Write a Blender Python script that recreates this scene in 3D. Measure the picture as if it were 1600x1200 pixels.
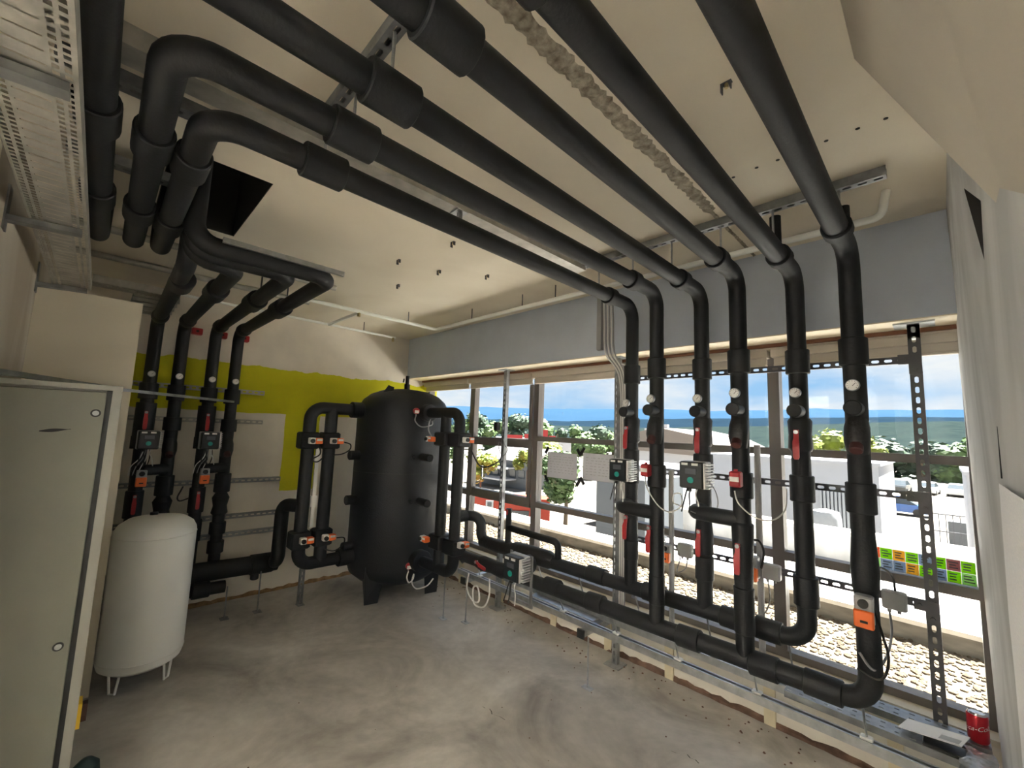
import bpy, math, random
from mathutils import Vector, Matrix, Quaternion
random.seed(7)
S = bpy.context.scene
for o in list(bpy.data.objects): bpy.data.objects.remove(o)
COL = S.collection
R_ = math.radians

# ------------------------------------------------------------------ camera
cam = bpy.data.cameras.new('camera'); camo = bpy.data.objects.new('camera', cam); COL.objects.link(camo)
cam.sensor_fit = 'HORIZONTAL'; cam.sensor_width = 36.0; cam.lens = 36.0 * 657.5 / 1600; cam.clip_start = 0.02; cam.clip_end = 30000
cr = Vector((0.70026, 0.71288, 0.03783)); cu = Vector((0.05342, -0.10516, 0.99302)); cf = cr.cross(cu) * -1
cm = Matrix((cr, cu, -cf)).transposed().to_4x4(); cm.translation = (0, 0, 1.65)
if cf.dot(Vector((-0.712, 0.693, 0.112))) < 0: cm = Matrix((cr, cu, cf)).transposed().to_4x4(); cm.translation = (0, 0, 1.65)
camo.matrix_world = cm
S.camera = camo

# ------------------------------------------------------------------ world, sun, exposure
W = bpy.data.worlds.new('sky'); S.world = W; W.use_nodes = True
nt = W.node_tree; nt.nodes.clear()
def N(t, kind, **kw):
    n = t.nodes.new(kind)
    for k, v in kw.items(): setattr(n, k, v)
    return n
out = N(nt, 'ShaderNodeOutputWorld'); bg = N(nt, 'ShaderNodeBackground'); bg.inputs[1].default_value = 1.0
tc = N(nt, 'ShaderNodeTexCoord'); sx = N(nt, 'ShaderNodeSeparateXYZ'); nt.links.new(tc.outputs['Generated'], sx.inputs[0])
rp = N(nt, 'ShaderNodeValToRGB'); nt.links.new(sx.outputs[2], rp.inputs[0])
e = rp.color_ramp.elements
e[0].position = 0.0; e[0].color = (0.60, 0.78, 1.0, 1)
e[1].position = 1.0; e[1].color = (0.30, 0.52, 0.95, 1)
for p, c in ((0.08, (0.38, 0.66, 1.0, 1)), (0.30, (0.42, 0.66, 1.0, 1))):
    q = e.new(p); q.color = c
mp = N(nt, 'ShaderNodeMapping'); mp.inputs['Scale'].default_value = (1.6, 1.6, 6.0); mp.inputs['Location'].default_value = (0.9, 0.3, 0.1)
nt.links.new(tc.outputs['Generated'], mp.inputs[0])
nz = N(nt, 'ShaderNodeTexNoise'); nz.inputs['Scale'].default_value = 1.7; nz.inputs['Detail'].default_value = 7; nz.inputs['Roughness'].default_value = 0.55
nt.links.new(mp.outputs[0], nz.inputs[0])
cr_ = N(nt, 'ShaderNodeValToRGB'); cr_.color_ramp.elements[0].position = 0.38; cr_.color_ramp.elements[1].position = 0.64
nt.links.new(nz.outputs[0], cr_.inputs[0])
mx = N(nt, 'ShaderNodeMixRGB'); mx.inputs[2].default_value = (1.0, 1.0, 1.02, 1)
nt.links.new(cr_.outputs[0], mx.inputs[0]); nt.links.new(rp.outputs[0], mx.inputs[1])
nt.links.new(mx.outputs[0], bg.inputs[0]); nt.links.new(bg.outputs[0], out.inputs[0])
SKY_STRENGTH = 0.375
bg.inputs[1].default_value = SKY_STRENGTH

sl = bpy.data.lights.new('sun', 'SUN'); sl.energy = 28.0; sl.angle = R_(1.0); sl.color = (1.0, 0.965, 0.91)
so = bpy.data.objects.new('sun', sl); COL.objects.link(so)
so.rotation_euler = Vector((-0.18, -0.40, -1.0)).to_track_quat('-Z', 'Y').to_euler()

S.view_settings.view_transform = 'Standard'; S.view_settings.look = 'None'; S.view_settings.gamma = 1.0
S.view_settings.exposure = 1.42
S.cycles.max_bounces = 16; S.cycles.diffuse_bounces = 10; S.cycles.transparent_max_bounces = 16
S.view_settings.use_curve_mapping = False

# ------------------------------------------------------------------ materials
M = {}
def mat(name, col, rough=0.6, metal=0.0, spec=0.5, var=0.0, vscale=8.0, bump=0.0, bscale=60.0, emit=None, stretch=None, col2=None):
    m = bpy.data.materials.new(name); m.use_nodes = True; t = m.node_tree
    b = t.nodes['Principled BSDF']
    b.inputs['Base Color'].default_value = (*col, 1); b.inputs['Roughness'].default_value = rough
    b.inputs['Metallic'].default_value = metal; b.inputs['Specular IOR Level'].default_value = spec
    if var or bump or col2:
        c = N(t, 'ShaderNodeTexCoord'); mpn = N(t, 'ShaderNodeMapping'); t.links.new(c.outputs['Object'], mpn.inputs[0])
        if stretch: mpn.inputs['Scale'].default_value = stretch
    if var or col2:
        n = N(t, 'ShaderNodeTexNoise'); n.inputs['Scale'].default_value = vscale; n.inputs['Detail'].default_value = 6
        t.links.new(mpn.outputs[0], n.inputs[0])
        r = N(t, 'ShaderNodeValToRGB'); r.color_ramp.elements[0].position = 0.3; r.color_ramp.elements[1].position = 0.7
        c2 = col2 if col2 else tuple(max(0, x * (1 - var)) for x in col)
        r.color_ramp.elements[0].color = (*c2, 1); r.color_ramp.elements[1].color = (*(tuple(min(1, x * (1 + var)) for x in col)), 1)
        t.links.new(n.outputs[0], r.inputs[0]); t.links.new(r.outputs[0], b.inputs['Base Color'])
    if bump:
        n2 = N(t, 'ShaderNodeTexNoise'); n2.inputs['Scale'].default_value = bscale; n2.inputs['Detail'].default_value = 4
        t.links.new(mpn.outputs[0], n2.inputs[0])
        bp = N(t, 'ShaderNodeBump'); bp.inputs['Strength'].default_value = bump; bp.inputs['Distance'].default_value = 0.01
        t.links.new(n2.outputs[0], bp.inputs['Height']); t.links.new(bp.outputs[0], b.inputs['Normal'])
    if emit:
        b.inputs['Emission Color'].default_value = (*emit[:3], 1); b.inputs['Emission Strength'].default_value = emit[3]
    M[name] = m
    return m
mat('foam', (0.009, 0.0108, 0.0145), 0.55, spec=0.45, var=0.15, vscale=14, bump=0.10, bscale=90)
mat('foam_tape', (0.017, 0.018, 0.021), 0.45, spec=0.4, var=0.2, vscale=20, bump=0.3, bscale=40)
mat('tank_skin', (0.012, 0.014, 0.019), 0.5, spec=0.45, var=0.12, vscale=5, bump=0.15, bscale=90)
mat('steel', (0.42, 0.44, 0.46), 0.36, 0.85, var=0.18, vscale=25)
mat('steel_dull', (0.27, 0.28, 0.29), 0.48, 0.75, var=0.25, vscale=18)
mat('tray_zinc', (0.47, 0.46, 0.43), 0.5, 0.6, var=0.22, vscale=14)
mat('dark_steel', (0.10, 0.10, 0.11), 0.5, 0.6)
mat('duct_plastic', (0.33, 0.33, 0.34), 0.6)
mat('black_plastic', (0.012, 0.014, 0.016), 0.4)
mat('pump_face', (0.012, 0.016, 0.022), 0.3)
mat('pump_screen', (0.11, 0.12, 0.14), 0.15)
mat('teal', (0.01, 0.30, 0.26), 0.35)
mat('alu_fin', (0.55, 0.56, 0.57), 0.45, 0.5)
mat('grey_plastic', (0.36, 0.37, 0.38), 0.5)
mat('white_plastic', (0.80, 0.80, 0.78), 0.4)
mat('red', (0.42, 0.022, 0.028), 0.4)
mat('dark_red', (0.055, 0.014, 0.014), 0.5)
mat('orange', (0.90, 0.17, 0.03), 0.45)
mat('dial_white', (0.78, 0.78, 0.76), 0.3)
mat('ink', (0.01, 0.01, 0.012), 0.6)
mat('brass', (0.55, 0.45, 0.25), 0.35, 0.8)
mat('cable_black', (0.012, 0.012, 0.012), 0.5)
mat('cable_white', (0.72, 0.72, 0.70), 0.5)
mat('cable_grey', (0.30, 0.30, 0.31), 0.5)
mat('white_enamel', (0.88, 0.89, 0.86), 0.28, spec=0.5, var=0.03, vscale=3)
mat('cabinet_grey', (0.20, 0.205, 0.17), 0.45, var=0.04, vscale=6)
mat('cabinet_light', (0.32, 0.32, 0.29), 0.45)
mat('yellow', (0.85, 0.55, 0.02), 0.4)
mat('frame_grey', (0.15, 0.135, 0.13), 0.4, spec=0.5)
mat('blind_beige', (0.62, 0.57, 0.50), 0.6)
mat('cream_trim', (0.80, 0.71, 0.55), 0.6)
mat('brown_trim', (0.22, 0.09, 0.045), 0.6)
mat('sill_cream', (0.66, 0.61, 0.50), 0.55, var=0.06, vscale=6)
mat('wall_cream', (0.66, 0.61, 0.53), 0.85, var=0.05, vscale=4, bump=0.06, bscale=90)
mat('beam_white', (0.50, 0.55, 0.64), 0.85, var=0.04, vscale=5, bump=0.06, bscale=90)
mat('low_wall', (0.66, 0.635, 0.57), 0.8, var=0.08, vscale=5, bump=0.05)
mat('rib_paint', (0.62, 0.56, 0.40), 0.7, var=0.12, vscale=10)
mat('foam_joint', (0.30, 0.19, 0.09), 0.9, var=0.5, vscale=14, bump=0.8, bscale=40)
mat('brick_joint', (0.15, 0.09, 0.065), 0.9, var=0.5, vscale=12, bump=0.8, bscale=40)
mat('shaft_dark', (0.05, 0.048, 0.045), 0.9)
mat('crumbled', (0.52, 0.47, 0.38), 0.95, col2=(0.20, 0.17, 0.13), vscale=38, bump=1.0, bscale=55)
mat('paper', (0.82, 0.82, 0.84), 0.7)
mat('paper_print', (0.74, 0.75, 0.78), 0.7, col2=(0.82, 0.82, 0.84), vscale=60, stretch=(1, 1, 6))
mat('tape_black', (0.03, 0.03, 0.03), 0.5)
mat('gloss_bag', (0.55, 0.57, 0.58), 0.12, 0.3, col2=(0.25, 0.26, 0.27), vscale=18, bump=0.6, bscale=25)
mat('can_red', (0.42, 0.012, 0.025), 0.3, 0.4)
mat('can_alu', (0.72, 0.72, 0.72), 0.25, 0.9)
mat('fill_glow', (0.9, 0.9, 0.88), 0.5, emit=(1.0, 0.93, 0.82, 6.0))  # glowing face of the fill lamps added out of view
mat('plain_white', (0.78, 0.79, 0.80), 0.8)
mat('dark_green', (0.03, 0.055, 0.055), 0.6)
mat('concrete_ext', (0.66, 0.63, 0.57), 0.85, var=0.12, vscale=2.0)
mat('parapet_grey', (0.24, 0.24, 0.25), 0.85, var=0.12, vscale=3, stretch=(3, 3, 0.6))
mat('gravel_bed', (0.12, 0.10, 0.078), 0.95, var=0.3, vscale=30, bump=0.8, bscale=40)
mat('pebble', (0.15, 0.118, 0.082), 0.85, spec=0.05, col2=(0.065, 0.052, 0.038), vscale=9)
mat('curb_mottled', (0.20, 0.185, 0.155), 0.9, var=0.35, vscale=5, stretch=(1, 1, 3))  # darker than the curb top, with random mottling
mat('asphalt', (0.16, 0.145, 0.125), 0.9, spec=0.0, var=0.15, vscale=0.15)
mat('bld_white', (0.42, 0.42, 0.44), 0.7, var=0.05, vscale=0.6)
mat('bld_grey', (0.1092, 0.1170, 0.1248), 0.7)
mat('roof_light', (0.1872, 0.1560, 0.1326), 0.7)
mat('roof_grey', (0.1404, 0.1287, 0.1248), 0.8)
mat('bld_red', (0.2808, 0.0234, 0.0062), 0.6)
mat('sign_red', (0.3120, 0.0156, 0.0156), 0.5)
mat('sign_yellow', (0.42, 0.28, 0.006), 0.5)
mat('glass_dark', (0.05, 0.06, 0.07), 0.15)
mat('car_blue', (0.03, 0.10, 0.32), 0.25); mat('car_white', (0.75, 0.75, 0.76), 0.25); mat('car_silver', (0.42, 0.44, 0.47), 0.3, 0.4); mat('car_dark', (0.05, 0.055, 0.06), 0.25)
mat('tyre', (0.02, 0.02, 0.02), 0.8)
mat('leaf_mid', (0.0585, 0.1014, 0.0273), 0.6, var=0.45, vscale=1.5)
mat('leaf_lime', (0.1326, 0.1638, 0.0117), 0.6, var=0.3, vscale=1.5)
mat('leaf_dark', (0.0234, 0.0468, 0.0234), 0.7, var=0.4, vscale=0.8)
mat('bark', (0.12, 0.09, 0.06), 0.9)
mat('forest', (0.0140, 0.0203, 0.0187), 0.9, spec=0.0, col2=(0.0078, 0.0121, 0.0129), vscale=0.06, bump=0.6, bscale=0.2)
mat('hill_hazy', (0.0066, 0.0133, 0.0211), 0.95, spec=0.0, col2=(0.0051, 0.0105, 0.0172), vscale=0.01)  # blue of the distance haze is put into the hill colour
mat('mountain_hazy', (0.0148, 0.0320, 0.0562), 1.0, spec=0.0, col2=(0.0129, 0.0296, 0.0530), vscale=0.001)  # pale blue is air haze painted into the mountain colour

def floor_mat():
    m = bpy.data.materials.new('concrete_floor'); m.use_nodes = True; t = m.node_tree; b = t.nodes['Principled BSDF']
    c = N(t, 'ShaderNodeTexCoord')
    n1 = N(t, 'ShaderNodeTexNoise'); n1.inputs['Scale'].default_value = 1.3; n1.inputs['Detail'].default_value = 8; n1.inputs['Roughness'].default_value = 0.62; n1.inputs['Distortion'].default_value = 0.8
    n2 = N(t, 'ShaderNodeTexNoise'); n2.inputs['Scale'].default_value = 14; n2.inputs['Detail'].default_value = 5
    t.links.new(c.outputs['Object'], n1.inputs[0]); t.links.new(c.outputs['Object'], n2.inputs[0])
    r = N(t, 'ShaderNodeValToRGB'); E = r.color_ramp.elements
    E[0].position = 0.30; E[0].color = (0.25, 0.232, 0.21, 1); E[1].position = 0.72; E[1].color = (0.66, 0.63, 0.585, 1)
    q = E.new(0.5); q.color = (0.46, 0.435, 0.40, 1)
    t.links.new(n1.outputs[0], r.inputs[0])
    mxx = N(t, 'ShaderNodeMixRGB', blend_type='MULTIPLY'); mxx.inputs[0].default_value = 0.35
    t.links.new(r.outputs[0], mxx.inputs[1]); t.links.new(n2.outputs[0], mxx.inputs[2])
    sc = N(t, 'ShaderNodeMixRGB', blend_type='MULTIPLY'); sc.inputs[0].default_value = 1; sc.inputs[2].default_value = (1.15, 1.15, 1.15, 1)
    t.links.new(mxx.outputs[0], sc.inputs[1]); t.links.new(sc.outputs[0], b.inputs['Base Color'])
    b.inputs['Roughness'].default_value = 0.5
    bp = N(t, 'ShaderNodeBump'); bp.inputs['Strength'].default_value = 0.12; bp.inputs['Distance'].default_value = 0.01
    t.links.new(n2.outputs[0], bp.inputs['Height']); t.links.new(bp.outputs[0], b.inputs['Normal'])
    M['floor'] = m
floor_mat()

def plaster_mat(name, base, dark, scale, stretch):
    m = bpy.data.materials.new(name); m.use_nodes = True; t = m.node_tree; b = t.nodes['Principled BSDF']
    c = N(t, 'ShaderNodeTexCoord'); mpn = N(t, 'ShaderNodeMapping'); mpn.inputs['Scale'].default_value = stretch
    t.links.new(c.outputs['Object'], mpn.inputs[0])
    n1 = N(t, 'ShaderNodeTexNoise'); n1.inputs['Scale'].default_value = scale; n1.inputs['Detail'].default_value = 3; n1.inputs['Distortion'].default_value = 1.6
    t.links.new(mpn.outputs[0], n1.inputs[0])
    r = N(t, 'ShaderNodeValToRGB'); r.color_ramp.elements[0].position = 0.40; r.color_ramp.elements[1].position = 0.58
    r.color_ramp.elements[0].color = (*dark, 1); r.color_ramp.elements[1].color = (*base, 1)
    t.links.new(n1.outputs[0], r.inputs[0]); t.links.new(r.outputs[0], b.inputs['Base Color']); b.inputs['Roughness'].default_value = 0.8
    M[name] = m
plaster_mat('plaster_streaky', (0.52, 0.525, 0.525), (0.40, 0.405, 0.405), 1.7, (1, 1.0, 0.55))
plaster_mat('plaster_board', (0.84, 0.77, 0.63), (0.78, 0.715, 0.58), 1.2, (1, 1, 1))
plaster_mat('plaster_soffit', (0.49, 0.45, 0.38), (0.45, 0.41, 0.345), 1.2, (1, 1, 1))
plaster_mat('plaster_dirty', (0.58, 0.54, 0.47), (0.44, 0.38, 0.30), 2.2, (.55, 1, 0.22))
plaster_mat('ceiling_paint', (0.80, 0.74, 0.625), (0.76, 0.695, 0.58), 0.9, (1, 1, 1))

def backwall_mat():
    m = bpy.data.materials.new('back_wall_paint'); m.use_nodes = True; t = m.node_tree; b = t.nodes['Principled BSDF']
    g = N(t, 'ShaderNodeNewGeometry'); s = N(t, 'ShaderNodeSeparateXYZ'); t.links.new(g.outputs['Position'], s.inputs[0])
    n = N(t, 'ShaderNodeTexNoise'); n.inputs['Scale'].default_value = 6; n.inputs['Detail'].default_value = 4; t.links.new(g.outputs['Position'], n.inputs[0])
    def mth(op, a, bb):
        k = N(t, 'ShaderNodeMath', operation=op)
        for i, v in enumerate((a, bb)):
            if isinstance(v, (int, float)): k.inputs[i].default_value = v
            else: t.links.new(v, k.inputs[i])
        return k.outputs[0]
    jit = mth('MULTIPLY', mth('SUBTRACT', n.outputs[0], 0.5), 0.10)
    small = mth('MULTIPLY', jit, 0.25)
    zj = mth('ADD', s.outputs[2], jit); zs = mth('ADD', s.outputs[2], small); ys = mth('ADD', s.outputs[1], small)
    band = mth('MULTIPLY', mth('LESS_THAN', zj, 2.195), mth('GREATER_THAN', zs, 1.735))
    pane = mth('MULTIPLY', mth('MULTIPLY', mth('GREATER_THAN', ys, 1.375), mth('LESS_THAN', ys, 1.72)), mth('MULTIPLY', mth('LESS_THAN', zs, 1.74), mth('GREATER_THAN', zs, 0.965)))
    mask = mth('MINIMUM', mth('ADD', band, pane), 1.0)
    low = mth('LESS_THAN', zs, 1.735)
    mA = N(t, 'ShaderNodeMixRGB'); mA.inputs[1].default_value = (0.80, 0.74, 0.65, 1); mA.inputs[2].default_value = (0.82, 0.77, 0.68, 1)
    t.links.new(low, mA.inputs[0])
    mB = N(t, 'ShaderNodeMixRGB'); mB.inputs[2].default_value = (0.62, 0.60, 0.003, 1); t.links.new(mask, mB.inputs[0]); t.links.new(mA.outputs[0], mB.inputs[1])
    n2 = N(t, 'ShaderNodeTexNoise'); n2.inputs['Scale'].default_value = 3; n2.inputs['Detail'].default_value = 6; t.links.new(g.outputs['Position'], n2.inputs[0])
    r = N(t, 'ShaderNodeValToRGB'); r.color_ramp.elements[0].color = (0.86, 0.86, 0.86, 1); r.color_ramp.elements[0].position = 0.3; r.color_ramp.elements[1].position = 0.6
    t.links.new(n2.outputs[0], r.inputs[0])
    mC = N(t, 'ShaderNodeMixRGB', blend_type='MULTIPLY'); mC.inputs[0].default_value = 1; t.links.new(mB.outputs[0], mC.inputs[1]); t.links.new(r.outputs[0], mC.inputs[2])
    t.links.new(mC.outputs[0], b.inputs['Base Color']); b.inputs['Roughness'].default_value = 0.75
    M['back_wall'] = m
backwall_mat()

def glass_mat():
    m = bpy.data.materials.new('window_glass'); m.use_nodes = True; t = m.node_tree; t.nodes.clear()
    o = N(t, 'ShaderNodeOutputMaterial'); tr = N(t, 'ShaderNodeBsdfTransparent'); tr.inputs[0].default_value = (0.95, 0.97, 0.97, 1)
    gl = N(t, 'ShaderNodeBsdfGlossy'); gl.inputs['Roughness'].default_value = 0.02
    lw = N(t, 'ShaderNodeLayerWeight'); lw.inputs[0].default_value = 0.5
    pw = N(t, 'ShaderNodeMath', operation='POWER'); pw.inputs[1].default_value = 5.0; t.links.new(lw.outputs['Facing'], pw.inputs[0])
    ma = N(t, 'ShaderNodeMath', operation='MULTIPLY_ADD'); ma.inputs[1].default_value = 0.6; ma.inputs[2].default_value = 0.012; t.links.new(pw.outputs[0], ma.inputs[0])
    mxs = N(t, 'ShaderNodeMixShader'); t.links.new(ma.outputs[0], mxs.inputs[0]); t.links.new(tr.outputs[0], mxs.inputs[1]); t.links.new(gl.outputs[0], mxs.inputs[2])
    t.links.new(mxs.outputs[0], o.inputs[0]); M['glass'] = m
glass_mat()
def paper_mat(name, col, tr=0.5):
    m = bpy.data.materials.new(name); m.use_nodes = True; t = m.node_tree; t.nodes.clear()
    o = N(t, 'ShaderNodeOutputMaterial'); d = N(t, 'ShaderNodeBsdfDiffuse'); l = N(t, 'ShaderNodeBsdfTranslucent'); k = N(t, 'ShaderNodeMixShader')
    d.inputs[0].default_value = (*col, 1); l.inputs[0].default_value = (*col, 1); k.inputs[0].default_value = tr
    t.links.new(d.outputs[0], k.inputs[1]); t.links.new(l.outputs[0], k.inputs[2]); t.links.new(k.outputs[0], o.inputs[0]); M[name] = m
paper_mat('thin_paper', (0.62, 0.62, 0.66), 0.22)

# ------------------------------------------------------------------ mesh helpers
ORG = {}
def frame(d):
    d = d.normalized(); a = Vector((0, 0, 1)) if abs(d.z) < 0.9 else Vector((1, 0, 0))
    u = d.cross(a).normalized(); return u, d.cross(u).normalized()
def fillet(pts, rad, n=7):
    pts = [Vector(p) for p in pts]
    if len(pts) < 3: return pts
    res = [pts[0]]
    for i in range(1, len(pts) - 1):
        a, b, c = pts[i - 1], pts[i], pts[i + 1]
        d1 = (a - b); d2 = (c - b); l1, l2 = d1.length, d2.length
        d1.normalize(); d2.normalize(); ang = d1.angle(d2)
        if ang > math.pi - 0.02: res.append(b); continue
        t = min(rad / math.tan(ang / 2), l1 * 0.49 if i > 1 else l1 * 0.98, l2 * 0.49 if i < len(pts) - 2 else l2 * 0.98); r = t * math.tan(ang / 2)
        cen = b + (d1 + d2).normalized() * (r / math.sin(ang / 2))
        v1 = (b + d1 * t) - cen; v2 = (b + d2 * t) - cen; tot = v1.angle(v2); ax = v1.cross(v2).normalized()
        for k in range(n + 1): res.append(cen + Quaternion(ax, tot * k / n) @ v1)
    res.append(pts[-1]); return res
def smooth_path(pts, n=6):
    pts = [Vector(p) for p in pts]; P = [pts[0]] + pts + [pts[-1]]; res = []
    for i in range(1, len(P) - 2):
        a, b, c, d = P[i - 1:i + 3]
        for k in range(n):
            t = k / n
            res.append(0.5 * ((2 * b) + (c - a) * t + (2 * a - 5 * b + 4 * c - d) * t * t + (3 * b - a - 3 * c + d) * t ** 3))
    res.append(pts[-1]); return res
class MB:
    def __init__(s): s.v = []; s.f = []
    def quadbox(s, P):   # 8 corners: bottom 4 ccw, top 4 ccw
        b = len(s.v); s.v += [Vector(p) for p in P]
        s.f += [tuple(b + i for i in q) for q in ((3, 2, 1, 0), (4, 5, 6, 7), (0, 1, 5, 4), (1, 2, 6, 5), (2, 3, 7, 6), (3, 0, 4, 7))]; return s
    def box(s, x0, x1, y0, y1, z0, z1):
        return s.quadbox([(x0, y0, z0), (x1, y0, z0), (x1, y1, z0), (x0, y1, z0), (x0, y0, z1), (x1, y0, z1), (x1, y1, z1), (x0, y1, z1)])
    def bevbox(s, x0, x1, y0, y1, z0, z1, b=0.006):   # vertical edges and top chamfered
        pr = []
        for (z, i) in ((z0, b), (z0 + b, 0), (z1 - b, 0), (z1, b)):
            a0, a1, c0, c1 = x0 + i, x1 - i, y0 + i, y1 - i
            pr.append([(a0 + b, c0, z), (a1 - b, c0, z), (a1, c0 + b, z), (a1, c1 - b, z), (a1 - b, c1, z), (a0 + b, c1, z), (a0, c1 - b, z), (a0, c0 + b, z)])
        return s.loft(pr)
    def loft(s, rings, caps=True, closed=True):
        b = len(s.v); n = len(rings[0])
        for r in rings: s.v += [Vector(p) for p in r]
        for i in range(len(rings) - 1):
            for k in range(n if closed else n - 1):
                k2 = (k + 1) % n
                s.f.append((b + i * n + k, b + i * n + k2, b + (i + 1) * n + k2, b + (i + 1) * n + k))
        if caps: s.f.append(tuple(b + k for k in reversed(range(n)))); s.f.append(tuple(b + (len(rings) - 1) * n + k for k in range(n)))
        return s
    def tube(s, pts, r, seg=16, caps=True):
        pts = [Vector(p) for p in pts]; n = len(pts)
        if not isinstance(r, (list, tuple)): r = [r] * n
        t0 = (pts[1] - pts[0]).normalized(); u, w = frame(t0); rings = []
        for i, p in enumerate(pts):
            t = (pts[min(i + 1, n - 1)] - pts[max(i - 1, 0)]).normalized()
            q = t0.rotation_difference(t); u = q @ u; w = q @ w; t0 = t
            rings.append([p + (u * math.cos(2 * math.pi * k / seg) + w * math.sin(2 * math.pi * k / seg)) * r[i] for k in range(seg)])
        return s.loft(rings, caps)
    def cyl(s, p0, p1, r0, r1=None, seg=18, ch=0.0):
        p0 = Vector(p0); p1 = Vector(p1); r1 = r0 if r1 is None else r1; d = (p1 - p0).normalized()
        if ch: return s.tube([p0, p0 + d * ch, p1 - d * ch, p1], [r0 - ch, r0, r1, r1 - ch], seg)
        return s.tube([p0, p1], [r0, r1], seg)
    def lathe(s, prof, c, seg=32):   # prof: (r,z) about vertical axis at c
        c = Vector(c)
        return s.loft([[c + Vector((max(r, 1e-4) * math.cos(2 * math.pi * k / seg), max(r, 1e-4) * math.sin(2 * math.pi * k / seg), z)) for k in range(seg)] for r, z in prof])
    def bar(s, p0, p1, w, h, up=(0, 0, 1)):
        p0 = Vector(p0); p1 = Vector(p1); d = (p1 - p0).normalized(); up = Vector(up); sd = d.cross(up).normalized(); up = sd.cross(d).normalized()
        c = [(-w / 2, -h / 2), (w / 2, -h / 2), (w / 2, h / 2), (-w / 2, h / 2)]
        return s.loft([[p + sd * a + up * b for a, b in c] for p in (p0, p1)])
    def strut(s, p0, p1, n, w=0.041, dep=0.04, pitch=0.05, sl=0.030, sw=0.015, lip=0.008):
        p0 = Vector(p0); p1 = Vector(p1); d = (p1 - p0); L = d.length; d.normalize(); n = Vector(n).normalized(); sd = d.cross(n).normalized()
        cnt = max(1, round(L / pitch)); c = L / cnt; W2 = w / 2; h = sw / 2; a0 = (c - sl) / 2; a1 = c - a0; rr = 0.005
        P = lambda u, v, k=0.0: p0 + d * u + sd * v - n * k
        for i in range(cnt):
            o = i * c; b = len(s.v)
            inner = [(a0 + rr, -h), (a1 - rr, -h), (a1, -h * .45), (a1, h * .45), (a1 - rr, h), (a0 + rr, h), (a0, h * .45), (a0, -h * .45)]
            outer = [(a0 + rr, -W2), (a1 - rr, -W2), (c, -W2), (c, W2), (a1 - rr, W2), (a0 + rr, W2), (0, W2), (0, -W2)]
            s.v += [P(o + u, v) for u, v in outer] + [P(o + u, v) for u, v in inner]
            for k in range(8): k2 = (k + 1) % 8; s.f.append((b + k, b + k2, b + 8 + k2, b + 8 + k))
        for sg in (-1, 1):
            b = len(s.v)
            s.v += [P(0, sg * W2), P(L, sg * W2), P(L, sg * W2, dep), P(0, sg * W2, dep), P(L, sg * (W2 - lip), dep), P(0, sg * (W2 - lip), dep)]
            s.f += [(b, b + 1, b + 2, b + 3), (b + 3, b + 2, b + 4, b + 5)]
        return s
    def build(s, name, m, parent=None, smooth=True, ang=35, loc=None):
        me = bpy.data.meshes.new(name)
        if parent is None and loc is None:
            xs = [p[0] for p in s.v]; ys = [p[1] for p in s.v]; zs = [p[2] for p in s.v]
            org = Vector(((min(xs) + max(xs)) / 2, (min(ys) + max(ys)) / 2, min(zs)))
        elif parent is None: org = Vector(loc)
        else: org = ORG[parent.name]
        me.from_pydata([tuple(Vector(p) - org) for p in s.v], [], s.f); me.update()
        if smooth:
            me.polygons.foreach_set('use_smooth', [True] * len(me.polygons)); me.set_sharp_from_angle(angle=R_(ang))
        me.materials.append(M[m])
        o = bpy.data.objects.new(name, me); COL.objects.link(o)
        if parent is None: o.location = org
        else: o.parent = parent
        ORG[o.name] = org
        return o
def inst(src, name, parent, loc, rot=(0, 0, 0)):     # a part that shares its mesh: local mesh placed at a world point under its thing
    o = bpy.data.objects.new(name, src); COL.objects.link(o); o.parent = parent
    o.location = Vector(loc) - ORG[parent.name]; o.rotation_euler = rot; ORG[o.name] = Vector(loc)
    return o
def local_mesh(mb, name, m, smooth=True):
    me = bpy.data.meshes.new(name); me.from_pydata([tuple(p) for p in mb.v], [], mb.f); me.update()
    if smooth: me.polygons.foreach_set('use_smooth', [True] * len(me.polygons)); me.set_sharp_from_angle(angle=R_(35))
    me.materials.append(M[m]); return me
def tag(o, label, cat, group=None):
    o['label'] = label; o['category'] = cat
    if group: o['group'] = group
    return o
def thing(name, loc, label, cat, group=None, rotz=0.0):
    o = bpy.data.objects.new(name, None); COL.objects.link(o); o.location = loc; o.rotation_euler = (0, 0, rotz); o.empty_display_size = 0.1
    ORG[o.name] = Vector(loc) if rotz == 0 else Vector((0, 0, 0))
    return tag(o, label, cat, group)
def struct(o): o['kind'] = 'structure'; return o

# ================================================================== THE ROOM
HOLES = [(-.247, 1.819), (-.156, 1.817), (-.081, 1.82), (-.405, 1.825), (-.48, 1.823), (-.571, 1.83)]
XB, YW, YL, ZC = -4.72, 3.0, -0.33, 2.765
struct(MB().box(-4.9, 1.82, -3.6, 3.15, -0.15, 0.0).build('floor', 'floor', smooth=False))
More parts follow.
